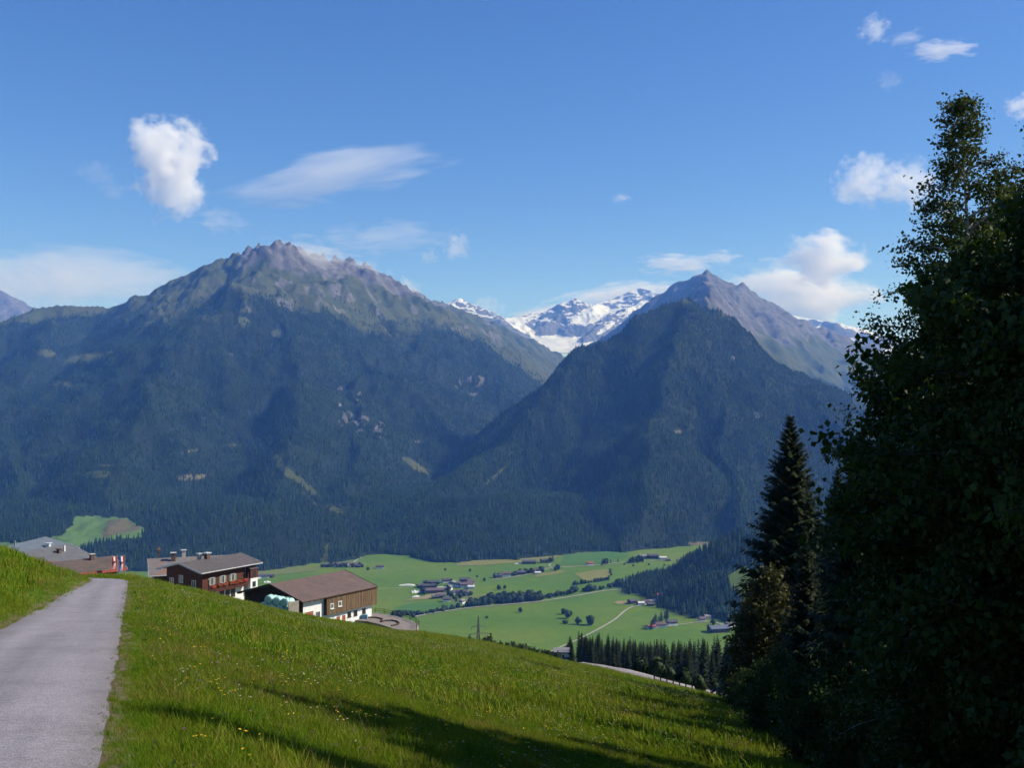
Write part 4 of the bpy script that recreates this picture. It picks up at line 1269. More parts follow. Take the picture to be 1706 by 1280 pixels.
HV = [  # px, py, length, width, wall height, rise, rotation, wall, roof, label, name, category
 (633, 947.5, 17, 11, 4.5, 2.2, .1, 'w', 'k', 'lone white field barn left above the hamlet', 'field_barn', 'barn'),
 (545, 944.5, 14, 11, 5, 2.3, .4, 'd', 'k', 'leftmost dark chalet under the forest edge', 'chalet', 'house'),
 (556, 944, 18, 12, 5.5, 2.5, -.2, 'w', 'p', 'plum-roofed farm second from the left under the forest edge', 'chalet', 'house'),
 (566, 944.5, 16, 12, 6, 2.5, .5, 'b', 'k', 'dark farm in the middle of the forest-edge hamlet', 'chalet', 'house'),
 (574, 943.5, 13, 11, 6, 2.3, 1.2, 'w', 'k', 'white house in the forest-edge hamlet', 'chalet', 'house'),
 (588, 944, 16, 12, 5.5, 2.4, .2, 'w', 'p', 'brown farm at the right end of the forest-edge hamlet', 'chalet', 'house'),
 (597, 945.5, 12, 9, 4, 2, -.3, 'd', 'k', 'small dark shed right of the forest-edge hamlet', 'field_barn', 'barn'),
 (432, 964, 14, 11, 5.5, 2.4, .6, 'w', 'k', 'white house half hidden behind the red farmhouse', 'chalet', 'house'),
 (442, 963.5, 15, 11, 5, 2.4, .2, 'w', 'k', 'dark-roofed white house right of the red farmhouse', 'chalet', 'house'),
 (452, 962.5, 10, 8, 4, 2, -.3, 'd', 'k', 'small shed at the edge of the olive field', 'field_barn', 'barn'),
 (718, 974, 32, 13, 5, 2.6, .12, 'd', 'k', 'long dark-roofed barn at the top of the main hamlet', 'field_barn', 'barn'),
 (715, 980, 25, 12, 5, 2.4, .1, 'd', 'k', 'dark barn in front of the long barn in the main hamlet', 'field_barn', 'barn'),
 (722, 988, 36, 16, 5.5, 3.2, .2, 'b', 'p', 'largest plum-roofed barn of the main hamlet', 'field_barn', 'barn'),
 (701, 979, 13, 10, 4, 2.2, .5, 'd', 'k', 'small dark shed at the left edge of the main hamlet', 'field_barn', 'barn'),
 (743, 971, 14, 11, 5.5, 2.4, .3, 'w', 'k', 'dark chalet among trees at the top of the main hamlet', 'chalet', 'house'),
 (754, 976, 13, 11, 6.5, 2.5, 1.3, 'w', 'g', 'tan house in the middle of the main hamlet', 'chalet', 'house'),
 (763, 978, 12, 10, 6.5, 2.4, 1.2, 'w', 'k', 'tall white house in the middle of the main hamlet', 'chalet', 'house'),
 (777, 979, 24, 15, 6.5, 3, .15, 'w', 'p', 'big plum-roofed farmhouse right of the white houses', 'chalet', 'house'),
 (774, 970, 20, 13, 5.5, 2.7, .1, 'd', 'k', 'dark barn topmost in the right of the main hamlet', 'field_barn', 'barn'),
 (748, 983.5, 12, 10, 6, 2.3, 1.3, 'w', 'g', 'small white house left of the hamlet centre', 'chalet', 'house'),
 (733, 984, 11, 8, 4, 1.8, .4, 'w', 'w', 'low pale shed beside the largest barn', 'field_barn', 'barn'),
 (741, 985.5, 10, 9, 5, 2.0, 1.0, 'w', 'g', 'little white house between two barns in the hamlet', 'chalet', 'house'),
 (770, 990.5, 18, 12, 5.5, 2.6, .25, 'w', 'k', 'dark-roofed farm in the lower right of the hamlet', 'chalet', 'house'),
 (785, 981, 12, 9, 4, 1.8, .1, 'w', 'w', 'pale-roofed shed at the right end of the hamlet', 'field_barn', 'barn'),
 (784, 974, 13, 11, 6, 2.4, .2, 'w', 'p', 'plum-roofed chalet at the right end of the hamlet', 'chalet', 'house'),
 (781, 992, 11, 9, 5, 2, 1.1, 'w', 'p', 'white house lowest right in the hamlet', 'chalet', 'house'),
 (744, 1003, 13, 10, 5.5, 2.4, .2, 'w', 'k', 'white chalet alone below the hamlet', 'chalet', 'house'),
 (734, 996.5, 16, 11, 4.5, 2.4, .3, 'd', 'k', 'dark barn below the largest barn of the hamlet', 'field_barn', 'barn'),
 (725, 997.5, 11, 8, 3.5, 2, .3, 'd', 'k', 'dark lean-to left of the lower barn of the hamlet', 'field_barn', 'barn'),
 (770, 1006, 10, 8, 5, 2, 1.0, 'w', 'g', 'small white hut where the wood strip begins', 'chalet', 'house'),
 (758, 991, 13, 10, 5.5, 2.4, .6, 'w', 'k', 'brown chalet between trees at the hamlet foot', 'chalet', 'house'),
 (881, 939.5, 30, 15, 5, 2.8, .05, 'd', 'k', 'long dark barn alone on the upper pasture', 'field_barn', 'barn'),
 (907, 938, 16, 12, 6, 2.6, .3, 'b', 'k', 'dark farmhouse beside the tall trees on the upper pasture', 'chalet', 'house'),
 (830, 963, 14, 11, 5.5, 2.4, .3, 'b', 'k', 'leftmost chalet of the roadside row', 'chalet', 'house'),
 (843, 960.5, 18, 13, 6, 2.7, .2, 'w', 'p', 'plum-roofed chalet of the roadside row', 'chalet', 'house'),
 (868, 957.5, 15, 11, 5, 2.4, .2, 'd', 'k', 'dark chalet in the gap of the roadside row', 'chalet', 'house'),
 (885, 955, 17, 12, 5.5, 2.6, .1, 'b', 'p', 'brown chalet in the right half of the roadside row', 'chalet', 'house'),
 (899, 953, 18, 12, 5.5, 2.6, .2, 'd', 'k', 'dark chalet at the right end of the roadside row', 'chalet', 'house'),
 (896, 957, 11, 8, 3.5, 1.6, .1, 'w', 'w', 'low white shed below the roadside row', 'field_barn', 'barn'),
 (983, 942.5, 13, 10, 5.5, 2.4, .3, 'w', 'r', 'red-roofed white chalet alone in mid valley', 'chalet', 'house'),
 (1071, 931, 18, 13, 6, 2.8, .3, 'b', 'g', 'grey-roofed barn left of the big farm under the pyramid', 'field_barn', 'barn'),
 (1088, 931, 22, 15, 7, 3, .1, 'd', 'k', 'big dark farm under the pyramid mountain', 'chalet', 'house'),
 (1104, 932.5, 15, 11, 4.5, 2, .1, 'w', 'w', 'white-roofed shed right of the big farm', 'field_barn', 'barn'),
 (1113, 935, 9, 7, 3.5, 1.8, .2, 'd', 'p', 'small brown hut on the road right of the big farm', 'field_barn', 'barn'),
 (1148, 934, 17, 11, 4.5, 2.4, .2, 'w', 'r', 'red-roofed house among trees near the spur', 'chalet', 'house'),
 (1139, 932.5, 10, 8, 4, 2, .4, 'w', 'k', 'dark-roofed hut left of the red-roofed house', 'chalet', 'house'),
 (1054, 1006, 15, 11, 5, 2.6, .5, 'd', 'k', 'dark barn beside the bare riding yard', 'field_barn', 'barn'),
 (1068, 1008.5, 10, 8, 4, 1.8, .1, 'w', 'w', 'white shed in the spur farm', 'field_barn', 'barn'),
 (1075, 1007, 13, 10, 5, 2.3, .3, 'w', 'k', 'dark-roofed house in the spur farm', 'chalet', 'house'),
 (1085, 1005, 16, 9, 4, 2, .25, 'w', 'g', 'grey-roofed stable in the spur farm', 'field_barn', 'barn'),
 (1084, 1010, 11, 8, 4, 2, .2, 'd', 'k', 'lowest dark shed of the spur farm', 'field_barn', 'barn'),
 (1106, 995, 26, 10, 4.5, 2.2, .2, 'w', 'r', 'long red-roofed house at the edge of the spur wood', 'chalet', 'house'),
 (1092, 997, 9, 8, 4, 2, .3, 'w', 'r', 'small red-roofed hut left of the long red roof', 'chalet', 'house'),
 (1085, 1048, 12, 9, 4, 2, .15, 'w', 'r', 'red-roofed house leftmost under the spur', 'chalet', 'house'),
 (1100, 1045.5, 15, 11, 5, 2.4, .1, 'w', 'p', 'plum-roofed house between two others under the spur', 'chalet', 'house'),
 (1119, 1042.5, 15, 11, 6, 2.5, .3, 'w', 'k', 'dark-roofed white house under the spur', 'chalet', 'house'),
 (1170, 1036, 10, 8, 5, 2, .3, 'w', 'p', 'small white house at the foot of the spur wood', 'chalet', 'house'),
 (1178, 1031, 9, 7, 4, 2, .3, 'w', 'g', 'tiny pale hut at the spur wood edge', 'chalet', 'house'),
 (1197, 1053, 30, 18, 6, 3.4, .25, 'd', 'u', 'large blue-grey roofed barn at the right of the valley', 'field_barn', 'barn'),
 (1215, 1033, 14, 10, 5, 2.4, .3, 'd', 'k', 'dark house half hidden by the spruce', 'chalet', 'house'),
 (1216, 1045, 13, 10, 5.5, 2.4, .4, 'w', 'k', 'white house right behind the blue-grey barn', 'chalet', 'house'),
]
for q in HV:
    vhouse(*q[:10], name=q[10], cat=q[11])
# blue-white building close below the meadow edge, on the hillside foot
M_WRAP = mat_noise('white_silage_film', (.62, .62, .64), (.8, .8, .82), .6, .4, .4, bump=.3)
def heap(px, py, L, wd, hh, rot, label, lumps=1):
    p = VP(px, py); V = []; Fc = []; nx, ny = 20, 9
    for i in range(nx + 1):
        for j in range(ny + 1):
            u = i / nx * 2 - 1; v = j / ny * 2 - 1
            q = max(0, 1 - abs(v) ** 2.6) ** .6 * max(0, 1 - abs(u) ** 6) ** .5 * (1 + .25 * math.sin(u * 3.1 * lumps + 1))
            V.append((u * L / 2, v * wd / 2, hh * q - .3))
    for i in range(nx):
        for j in range(ny):
            q = i * (ny + 1) + j
            Fc.append((q, q + ny + 1, q + ny + 2, q + 1))
    o = ob('silage_heap', mesh_np('silage_heap', np.array(V), np.array(Fc), [M_WRAP], smooth=True))
    o.location = (p.x, p.y, vz(p.x, p.y)); o.rotation_euler = (0, 0, rot)
    tag(o, label, 'silage heap', 'white wrapped silage in the valley')
heap(678, 976, 38, 7, 3.2, .03, 'long white film-wrapped silage row left of the hamlet')
heap(690, 988, 13, 10, 5.5, .2, 'rounded white silage heap left of the largest barn', 2)
heap(699, 987.5, 12, 9, 5, .2, 'right twin of the white silage heaps by the largest barn', 2)
heap(693, 995, 18, 7, 2.6, .25, 'low white silage heap in front of the twin heaps', 1)
heap(864, 940, 22, 5, 2.2, .05, 'row of white wrapped bales left of the upper long barn', 5)
heap(445, 971, 16, 8, 3.5, .1, 'white sheet-covered heap just left of the barn ridge', 2)

# ---- blue and white hall at the foot of the slope
p = W(937, 1093, 330); zg = gz(p.x, 330)
r = empty('river_hall', (p.x, 330, p.z)); tag(r, 'white and blue flat-roofed hall just beyond the meadow edge', 'hall')
MB().box(-2.4, 2.4, -3, 3, zg - p.z - 3, 1.5).build('wall', M_PLASTER, r)
MB().box(-2.9, 2.7, -3.4, 3.4, 1.5, 1.9).build('roof', VM_ROOFS['g'], r)
MB().box(-.6, 2.43, -3.06, -3.003, -.6, .25).build('blue_band', mat_noise('blue_panel', (.04, .07, .25), (.06, .1, .32), 2, .6, .3, bump=0), r)
for i in range(3): MB().box(-2.1 + .95 * i, -1.5 + .95 * i, -3.05, -3.003, .2, 1.0).build('window', M_GLASS, r)

# ---- electricity pylon
M_PYLON = mat_noise('weathered_pylon_steel', (0.07, 0.075, 0.075), (0.12, 0.125, 0.125), 2, .7, .3, bump=0)
def pylon():
    base = W(797, 1027, 470); zg = gz(base.x, 470); H = base.z - zg
    r = empty('electricity_pylon', (base.x, 470, zg), .3); tag(r, 'thin lattice electricity pylon standing beyond the meadow edge', 'pylon')
    m = MB(); b0, b1 = 3.2, .45
    def wd(z): return b0 + (b1 - b0) * min(1, z / (H * .8)) if z < H * .8 else b1 * (1 - .8 * (z - H * .8) / (H * .2))
    zs = [0, H * .15, H * .3, H * .43, H * .55, H * .65, H * .73, H * .8, H * .88, H * .95, H]
    for sx in (-1, 1):
        for sy in (-1, 1):
            m.tube([(sx * wd(z), sy * wd(z), z) for z in zs], .13, 4)
    m.build('tower_leg_frame', M_PYLON, r)
    m = MB()
    for i in range(len(zs) - 1):
        a, b_ = wd(zs[i]), wd(zs[i + 1])
        for sx, sy, tx, ty in ((-1, -1, 1, -1), (1, -1, 1, 1), (1, 1, -1, 1), (-1, 1, -1, -1)):
            m.tube([(sx * a, sy * a, zs[i]), (tx * b_, ty * b_, zs[i + 1])], .08, 4)
            m.tube([(tx * a, ty * a, zs[i]), (sx * b_, sy * b_, zs[i + 1])], .08, 4)
    m.build('bracing', M_PYLON, r)
    for z, l in ((H * .80, 4.6), (H * .88, 3.4)):
        m = MB()
        for s in (-1, 1):
            m.tube([(0, 0, z + .9), (s * l, 0, z)], .1, 4); m.tube([(0, 0, z - .1), (s * l, 0, z)], .1, 4)
            m.tube([(s * l, 0, z), (s * l, 0, z - 1.6)], .09, 5)
        m.build('cross_arm', M_PYLON, r)
pylon()
# ------------------------------------------------------------------ trees
M_BARK = mat_noise('grey_brown_bark', (0.05, 0.042, 0.036), (0.12, 0.10, 0.085), 5, .95, .1, (1, 1, .3), bump=.6)
M_BIRCHBARK = mat_noise('birch_bark', (0.16, 0.15, 0.14), (0.5, 0.49, 0.47), 3, .8, .2, (.6, .6, 3), bump=.3)
M_NEEDLE = leaf_mat('spruce_needles', (0.012, 0.024, 0.009), (0.034, 0.046, 0.016), trans=.08, nscale=.8)
M_NEEDLE_MID = leaf_mat('spruce_needles_slope', (0.006, 0.015, 0.006), (0.022, 0.035, 0.012), trans=.05, use_random=True)
M_BROWNISH = leaf_mat('dry_olive_leaves', (0.035, 0.042, 0.013), (0.085, 0.08, 0.028), trans=.2, nscale=.7)
M_LEAF = leaf_mat('alder_leaves', (0.018, 0.036, 0.008), (0.045, 0.075, 0.018), trans=.22, nscale=1.5)
M_BIRCHLEAF = leaf_mat('birch_leaves', (0.026, 0.045, 0.012), (0.065, 0.085, 0.026), trans=.25, nscale=1.5)
M_VTREE = leaf_mat('valley_tree_leaves', (0.016, 0.032, 0.012), (0.048, 0.072, 0.024), trans=.05, use_random=True)

def tris_from(base, u, v, w, rng):
    """kite leaf quads: base point, length vector u, half width vector v, lift w"""
    n = len(base)
    V = np.empty((n, 4, 3))
    V[:, 0] = base; V[:, 1] = base + u * .45 + v + w; V[:, 2] = base + u; V[:, 3] = base + u * .45 - v + w
    Fc = np.arange(n * 4).reshape(n, 4)
    return V.reshape(-1, 3), Fc

def spruce_crown(name, H, R, nb, nt, seed, mat, low=0.03, droop=.35, power=.8, wide=.10):
    """branches in whorls, each a drooping flat spray of narrow twigs"""
    rng = np.random.default_rng(seed)
    t = (np.arange(nb) + rng.random(nb)) / nb
    t = low + (1 - low) * t ** .85
    az = np.arange(nb) * 2.39996 + rng.normal(0, .25, nb)
    Lb = R * np.maximum(.02, (1 - t)) ** power * (.62 + .5 * rng.random(nb)) * (.75 + .25 * np.minimum(1, t / .12)) + .12
    dirx = np.cos(az); diry = np.sin(az)
    up = .28 - .55 * (1 - t) + rng.normal(0, .07, nb)
    s = (np.arange(nt) + .5) / nt
    S = np.repeat(s[None, :], nb, 0) + rng.normal(0, .3 / nt, (nb, nt))
    def axis(S):
        r = Lb[:, None] * S
        z = t[:, None] * H + Lb[:, None] * (up[:, None] * S - droop * .55 * S ** 2 + .32 * S ** 3)
        return np.stack([r * dirx[:, None], r * diry[:, None], z], -1)
    P = axis(S)
    out = []
    for side in (-1, 1, 0):
        fwd = .75 if side else 1.2
        tw = Lb[:, None] * (.42 * (1.06 - S) + .09) * (.7 + .6 * rng.random((nb, nt)))
        lx = -diry[:, None] * side; ly = dirx[:, None] * side
        U = np.stack([(dirx[:, None] * fwd + lx) * tw * .72, (diry[:, None] * fwd + ly) * tw * .72, -tw * (.25 + .4 * rng.random((nb, nt)))], -1)
        wv = np.stack([-U[..., 1], U[..., 0], 0 * tw], -1)
        wv = wv / (np.linalg.norm(wv, axis=-1, keepdims=True) + 1e-6) * (wide * tw + (.03 if H > 5 else .0))[..., None]
        wv[..., 2] += rng.normal(0, .03, (nb, nt)) * tw
        out.append((P.reshape(-1, 3), U.reshape(-1, 3), wv.reshape(-1, 3)))
    B = np.concatenate([o[0] for o in out]); U = np.concatenate([o[1] for o in out]); Wv = np.concatenate([o[2] for o in out])
    V, Fc = tris_from(B, U, Wv, 0, rng)
    return mesh_np(name, V, Fc, [mat])

def trunk_mesh(name, H, r0, mat, seed=0, seg=8, n=8, lean=.0, bottom=-1.0):
    r = random.Random(seed)
    pts = []; rad = []
    for i in range(n + 1):
        t = i / n
        pts.append((lean * t * t + .01 * H * r.uniform(-1, 1) * t, .01 * H * r.uniform(-1, 1) * t, bottom + (H - bottom) * t)); rad.append(max(.015, r0 * (1 - t) ** .9 * (1.25 if i == 0 else 1)))
    return MB().tube(pts, rad, seg).mesh(name, mat, True)

def place(name, loc, rz, parts, label, cat, group=None, scale=(1, 1, 1)):
    e = empty(name, loc, rz); e.scale = scale
    tag(e, label, cat, group)
    for nm, me in parts:
        ob(nm, me, e)
    return e

# ---- big spruces on the right edge of the meadow
SPR_BIG = [('trunk', trunk_mesh('trunk', 24, .32, M_BARK, 1)), ('crown', spruce_crown('crown', 24.5, 5.6, 680, 19, 11, M_NEEDLE))]
SPR_MED = [('trunk', trunk_mesh('trunk', 17, .26, M_BARK, 2)), ('crown', spruce_crown('crown', 17.5, 3.9, 430, 15, 12, M_NEEDLE, low=.01))]
def at_ground(px, Y):
    x = (px - 853) / F * Y
    return (x, Y, gz(x, Y) - .1)
place('spruce_tree', at_ground(1316, 80), .4, SPR_BIG, 'tall pointed spruce standing clear left of the dark broadleaf trees', 'spruce', None, (1.2, 1.2, 1.0))
for px, Y, rz, sc, lab in ((1395, 66, 1.0, 1.02, 'dark spruce right behind the pointed one, its tip lost in leaves'),
                           (1470, 58, 2.1, 1.05, 'dark spruce in the middle of the shaded tree group'),
                           (1560, 50, 3.3, 1.05, 'dark spruce deep in the shaded tree group'),
                           (1650, 46, 4.4, 1.1, 'dark spruce at the right edge of the shaded tree group'),
                           (1340, 54, 5.1, .62, 'low shaded spruce under the pointed one'),
                           (1425, 40, .3, .74, 'low dark spruce at the near foot of the tree group'),
                           (1530, 34, 1.7, .72, 'dark spruce near the bottom right, left of two'),
                           (1660, 31, 2.9, .74, 'dark spruce near the bottom right corner'),
                           (1760, 40, .9, 1.0, 'dark spruce cut by the right picture edge')):
    place('spruce_tree', at_ground(px, Y), rz, SPR_MED, lab, 'spruce', 'shaded spruces on the right', (sc, sc, sc))

# ---- broadleaf generator
def broadleaf(H, z0, prof, nlimb, nleaf, leaf, seed, trunk_mat, leafm, r0=.16, upang=.45, droop=.3, clump=.22, twig=5):
    """prof(t) = crown radius at relative crown height t"""
    rng = np.random.default_rng(seed); r = random.Random(seed)
    tm = MB(); pts = []; rad = []
    for i in range(11):
        t = i / 10
        pts.append(Vector((.03 * H * math.sin(2.1 * t + seed) * t, .03 * H * math.cos(1.7 * t + seed) * t, -1 + (H * .97 + 1) * t))); rad.append(max(.012, r0 * (1 - t) ** .85 * (1.3 if i == 0 else 1)))
    tm.tube(pts, rad, 8)
    def trunk_at(z):
        t = min(.999, max(0, (z + 1) / (H * .97 + 1))) * 10; i = int(t); return pts[i].lerp(pts[min(10, i + 1)], t - i)
    lm = MB(); tips = []; dirs = []; wts = []
    for i in range(nlimb):
        t = (i + r.random()) / nlimb
        zz = z0 + (H - z0) * t
        R = prof(t) * r.uniform(.72, 1.12)
        a = i * 2.39996 + r.uniform(-.3, .3)
        start = trunk_at(max(.3, zz - R * upang * .8))
        d = Vector((math.cos(a), math.sin(a), 0)); lp = []; n = 5
        side = Vector((-d.y, d.x, 0)) * r.uniform(-.25, .25)
        for k in range(n + 1):
            s = k / n
            lp.append(start + d * (R * s) + side * (R * s * s) + Vector((0, 0, R * (upang * s - droop * s * s))))
        lm.tube(lp, [max(.006, (r0 * .32 * (1 - t * .6)) * (1 - k / n) + .005) for k in range(n + 1)], 5)
        for k in range(twig):
            s = .3 + .7 * (k + r.random()) / twig
            j = min(n - 1, int(s * n)); p = lp[j].lerp(lp[j + 1], s * n - j)
            td = (d * r.uniform(.1, .8) + Vector((r.gauss(0, .7), r.gauss(0, .7), r.uniform(-.35, .7)))).normalized()
            q = p + td * (R * .34 * r.uniform(.5, 1.1) + .15)
            lm.tube([p, p.lerp(q, .5) + Vector((0, 0, .04)), q], [.010, .007, .003], 4, cap=False)
            tips.append((p, q)); dirs.append(td); wts.append(.15 + R)
        tips.append((lp[3], lp[5])); dirs.append(d); wts.append(.15 + R)
    P0 = np.array([tuple(a) for a, b in tips]); P1 = np.array([tuple(b) for a, b in tips])
    wts = np.array(wts) / sum(wts); k = rng.choice(len(P0), nleaf, p=wts); s = rng.random(nleaf) ** .7
    C = P0[k] + (P1[k] - P0[k]) * s[:, None] * 1.08 + rng.normal(0, clump, (nleaf, 3)) * (.35 + .65 * rng.random((nleaf, 1)))
    L = leaf * (.6 + .8 * rng.random(nleaf))
    U = rng.normal(0, 1, (nleaf, 3)); U[:, 2] -= .55; U /= np.linalg.norm(U, axis=1, keepdims=True)
    N = rng.normal(0, 1, (nleaf, 3)); N[:, 2] += .9
    Vv = np.cross(U, N); Vv /= np.linalg.norm(Vv, axis=1, keepdims=True)
    Nn = np.cross(Vv, U)
    V, Fc = tris_from(C, U * L[:, None], Vv * (L * .36)[:, None], Nn * (L * .12)[:, None], rng)
    return [('trunk', tm.mesh('trunk', trunk_mat, True)), ('limbs', lm.mesh('limbs', trunk_mat, True)), ('crown', mesh_np('crown', V, Fc, [leafm]))]

def pr(pairs):
    xs = [a for a, b in pairs]; ys = [b for a, b in pairs]
    return lambda t: float(np.interp(t, xs, ys))
ALDER = broadleaf(9.6, .6, pr([(0, 1.5), (.25, 2.0), (.5, 2.55), (.65, 2.6), (.78, 2.0), (.9, 1.2), (1, .25)]), 130, 110000, .096, 21, M_BARK, M_LEAF, .17, clump=.14, twig=8)
BIRCH = broadleaf(15.0, 2.0, pr([(0, 1.9), (.3, 2.4), (.6, 1.9), (.8, 1.0), (.92, .36), (1, .06)]), 150, 95000, .07, 22, M_BIRCHBARK, M_BIRCHLEAF, .17, .7, .35, .13, 8)
def near_tree(name, x, y, rz, parts, H, ytop, wxy, label, cat):
    """stands on the slope, its tip at photograph row ytop"""
    g = gz(x, y) - .1
    place(name, (x, y, g), rz, parts, label, cat, None, (wxy, wxy, (W(853, ytop, y).z - g) / H))
near_tree('alder_tree', 7.45, 12.9, .3, ALDER, 9.6, 262, 1.08, 'nearest dark broadleaf tree with large leaves against the sky', 'tree')
near_tree('birch_tree', 8.75, 19.2, 1.2, BIRCH, 15, 150, 1.0, 'slender birch whose tip rises highest among the trees', 'birch')
near_tree('alder_tree', 7.25, 10.9, 2.6, ALDER, 9.6, 215, .8, 'broadleaf tree cut by the right picture edge, leaning twig at its top', 'tree')
near_tree('birch_tree', 11.0, 20.5, 3.9, BIRCH, 15, 140, 1.05, 'second birch right of the slender one, at the picture edge', 'birch')
near_tree('alder_tree', 11.4, 22.0, 4.4, ALDER, 9.6, 330, 1.15, 'broad dark tree filling the gap behind the two alders', 'tree')
near_tree('alder_tree', 8.3, 16.4, 5.4, ALDER, 9.6, 380, .95, 'low dark broadleaf tree at the left foot of the birch', 'tree')
# trees of the same belt out of the picture on the right, whose shade falls across the grass
for i, (x, y, rz, s) in enumerate(((10.6, 12.9, 2.2, 1.0), (15.5, 26.5, 5.0, 1.0))):
    place('alder_tree' if i % 2 == 0 else 'birch_tree', (x, y, gz(x, y) - .1), rz, ALDER if i % 2 == 0 else BIRCH, ('tall narrow tree outside the right picture edge, throwing the long shadow', 'birch of the belt outside the right picture edge')[i], 'tree', 'tree belt right of the picture', (s * .62, s * .62, s * 1.72) if i == 0 else (s, s, s))
# olive-brown bushy trees in front of the spruce foot
BUSH = broadleaf(7.5, .2, pr([(0, 1.2), (.3, 1.9), (.6, 1.6), (.85, .9), (1, .2)]), 46, 15000, .17, 25, M_BARK, M_BROWNISH, .1, .8, .3, .25, 5)
for px, Y, rz, sc, lab in ((1258, 74, .3, 1.25, 'sunlit olive-brown young tree in front of the pointed spruce'),
                           (1285, 72, 1.5, 1.45, 'taller olive-brown tree leaning against the pointed spruce'),
                           (1238, 76, 2.8, .62, 'small olive bush at the left foot of the spruce'),
                           (1310, 68, 4.1, .95, 'shaded brown bush at the near foot of the spruce')):
    place('young_tree', at_ground(px, Y), rz, BUSH, lab, 'tree', 'olive young trees by the spruce', (sc, sc, sc))
DKB = broadleaf(4.2, .0, pr([(0, 1.4), (.4, 1.9), (.75, 1.3), (1, .2)]), 36, 14000, .12, 26, M_BARK, M_LEAF, .07, .7, .3, .25, 5)
for i, (px, Y, rz, sc) in enumerate(((1235, 62, .3, .7), (1265, 56, 1.3, .8), (1300, 46, 2.3, .9), (1345, 40, 3.3, .9), (1390, 33, 4.0, .9), (1450, 27, 4.6, .9), (1520, 24, 5.2, .9), (1600, 22, .6, .95), (1680, 20, 1.6, 1.0))):
    place('undergrowth_bush', at_ground(px, Y), rz, DKB, 'dark bush number %s along the shaded foot of the tree group' % ('one', 'two', 'three', 'four', 'five', 'six', 'seven', 'eight', 'nine')[i] if False else
          'dark bush at the shaded foot of the tree group, %s from its left end' % ('first', 'second', 'third', 'fourth', 'fifth', 'sixth', 'seventh', 'eighth', 'ninth')[i], 'bush', 'bushes under the tree group', (sc, sc, sc))

# ---- spruces of the wood below the meadow, each its own tree
MIDS = [[('trunk', trunk_mesh('trunk', 22, .25, M_BARK, 30 + i, 5, 3)), ('crown', spruce_crown('crown', 22, 3.3 + .3 * i, 170, 6, 40 + i, M_NEEDLE_MID, low=.04, power=.72, wide=.42))] for i in range(3)]
rng = np.random.default_rng(99)
spots = []
tries = 0
while len(spots) < 285 and tries < 60000:
    tries += 1
    px = rng.uniform(940, 1255); Y = math.sqrt(rng.uniform(235 ** 2, 430 ** 2))
    lo = np.interp(px, [945, 980, 1050, 1120, 1330], [330, 290, 255, 240, 235])
    if Y < lo: continue
    x = (px - 853) / F * Y
    if any((x - a) ** 2 + (Y - b) ** 2 < 3.9 ** 2 for a, b, c in spots): continue
    z = gz(x, Y); hmax = 25.0
    e = (z + hmax) / Y
    top = 690 - F * e
    lim = np.interp(px, [945, 960, 1000, 1040, 1080, 1140, 1200, 1260, 1330], [1062, 1051, 1055, 1061, 1066, 1066, 1058, 1056, 1056])
    # keep the skyline of the wood where the photograph has it
    hcap = (690 - lim) / F * Y - z
    if hcap < 7: continue
    spots.append((x, Y, min(31, hcap) * rng.uniform(.84, 1.04)))
for i, (x, Y, h) in enumerate(spots):
    k = i % 3; s = h / 22
    place('forest_spruce', (x, Y, gz(x, Y) - .2), rng.uniform(0, 6.28), MIDS[k], 'dark spruce in the wood below the meadow edge', 'spruce', 'spruces in the wood below the meadow', (s * rng.uniform(.85, 1.2),) * 2 + (s,))
print('mid spruces', len(spots))

# ---- round valley trees and shrubs
def blob_tree(name, seed, n=190, r=(.42, .42, .45), leaf=.17, zc=.56, mat=None):
    rng = np.random.default_rng(seed)
    d = rng.normal(0, 1, (n, 3)); d /= np.linalg.norm(d, axis=1, keepdims=True)
    lump = 1 + .25 * np.sin(3 * d[:, 0] + seed) * np.cos(4 * d[:, 1]) + .15 * np.sin(5 * d[:, 2] + 2 * seed)
    C = d * (np.array(r) * (.72 + .28 * rng.random((n, 1)))) * lump[:, None]; C[:, 2] += zc
    U = np.cross(d, rng.normal(0, 1, (n, 3))); U /= np.linalg.norm(U, axis=1, keepdims=True)
    Vv = np.cross(d, U) * leaf * .6
    V, Fc = tris_from(C - U * leaf, U * leaf * 2, Vv, d * leaf * .4, rng)
    tm = MB().tube([(0, 0, -.1), (.01, 0, .3), (0, .01, .6)], [.035, .028, .012], 5)
    tv = np.array(tm.v); tf = np.array([f for f in tm.f if len(f) == 4])
    return mesh_np(name, np.concatenate([V, tv]), np.concatenate([Fc, tf + len(V)]), [mat or M_VTREE])
BLOBS = [blob_tree('valley_tree', s) for s in (1, 2, 3)]
CONE = spruce_crown('valley_conifer', 1.0, .19, 70, 5, 77, M_NEEDLE_MID, low=.05, wide=.3)
ROUNDC = [blob_tree('shrub', 8, 90, (.55, .55, .42), .24, .4), blob_tree('shrub', 9, 90, (.6, .5, .4), .24, .4)]
vr = random.Random(12)
def vtree(px, py, h, label, group, kind=0, dz=0.0):
    p = VP(px, py)
    me = CONE if kind == 1 else (ROUNDC[vr.randrange(2)] if kind == 2 else BLOBS[vr.randrange(3)])
    o = ob('valley_conifer' if kind == 1 else ('valley_shrub' if kind == 2 else 'valley_tree'), me)
    o.location = (p.x, p.y, vz(p.x, p.y) + dz - .1); o.rotation_euler = (0, 0, vr.uniform(0, 6.28)); s = h * vr.uniform(.85, 1.15)
    o.scale = (s * vr.uniform(.8, 1.15), s * vr.uniform(.8, 1.15), s)
    tag(o, label, 'conifer' if kind == 1 else ('shrub' if kind == 2 else 'tree'), group)
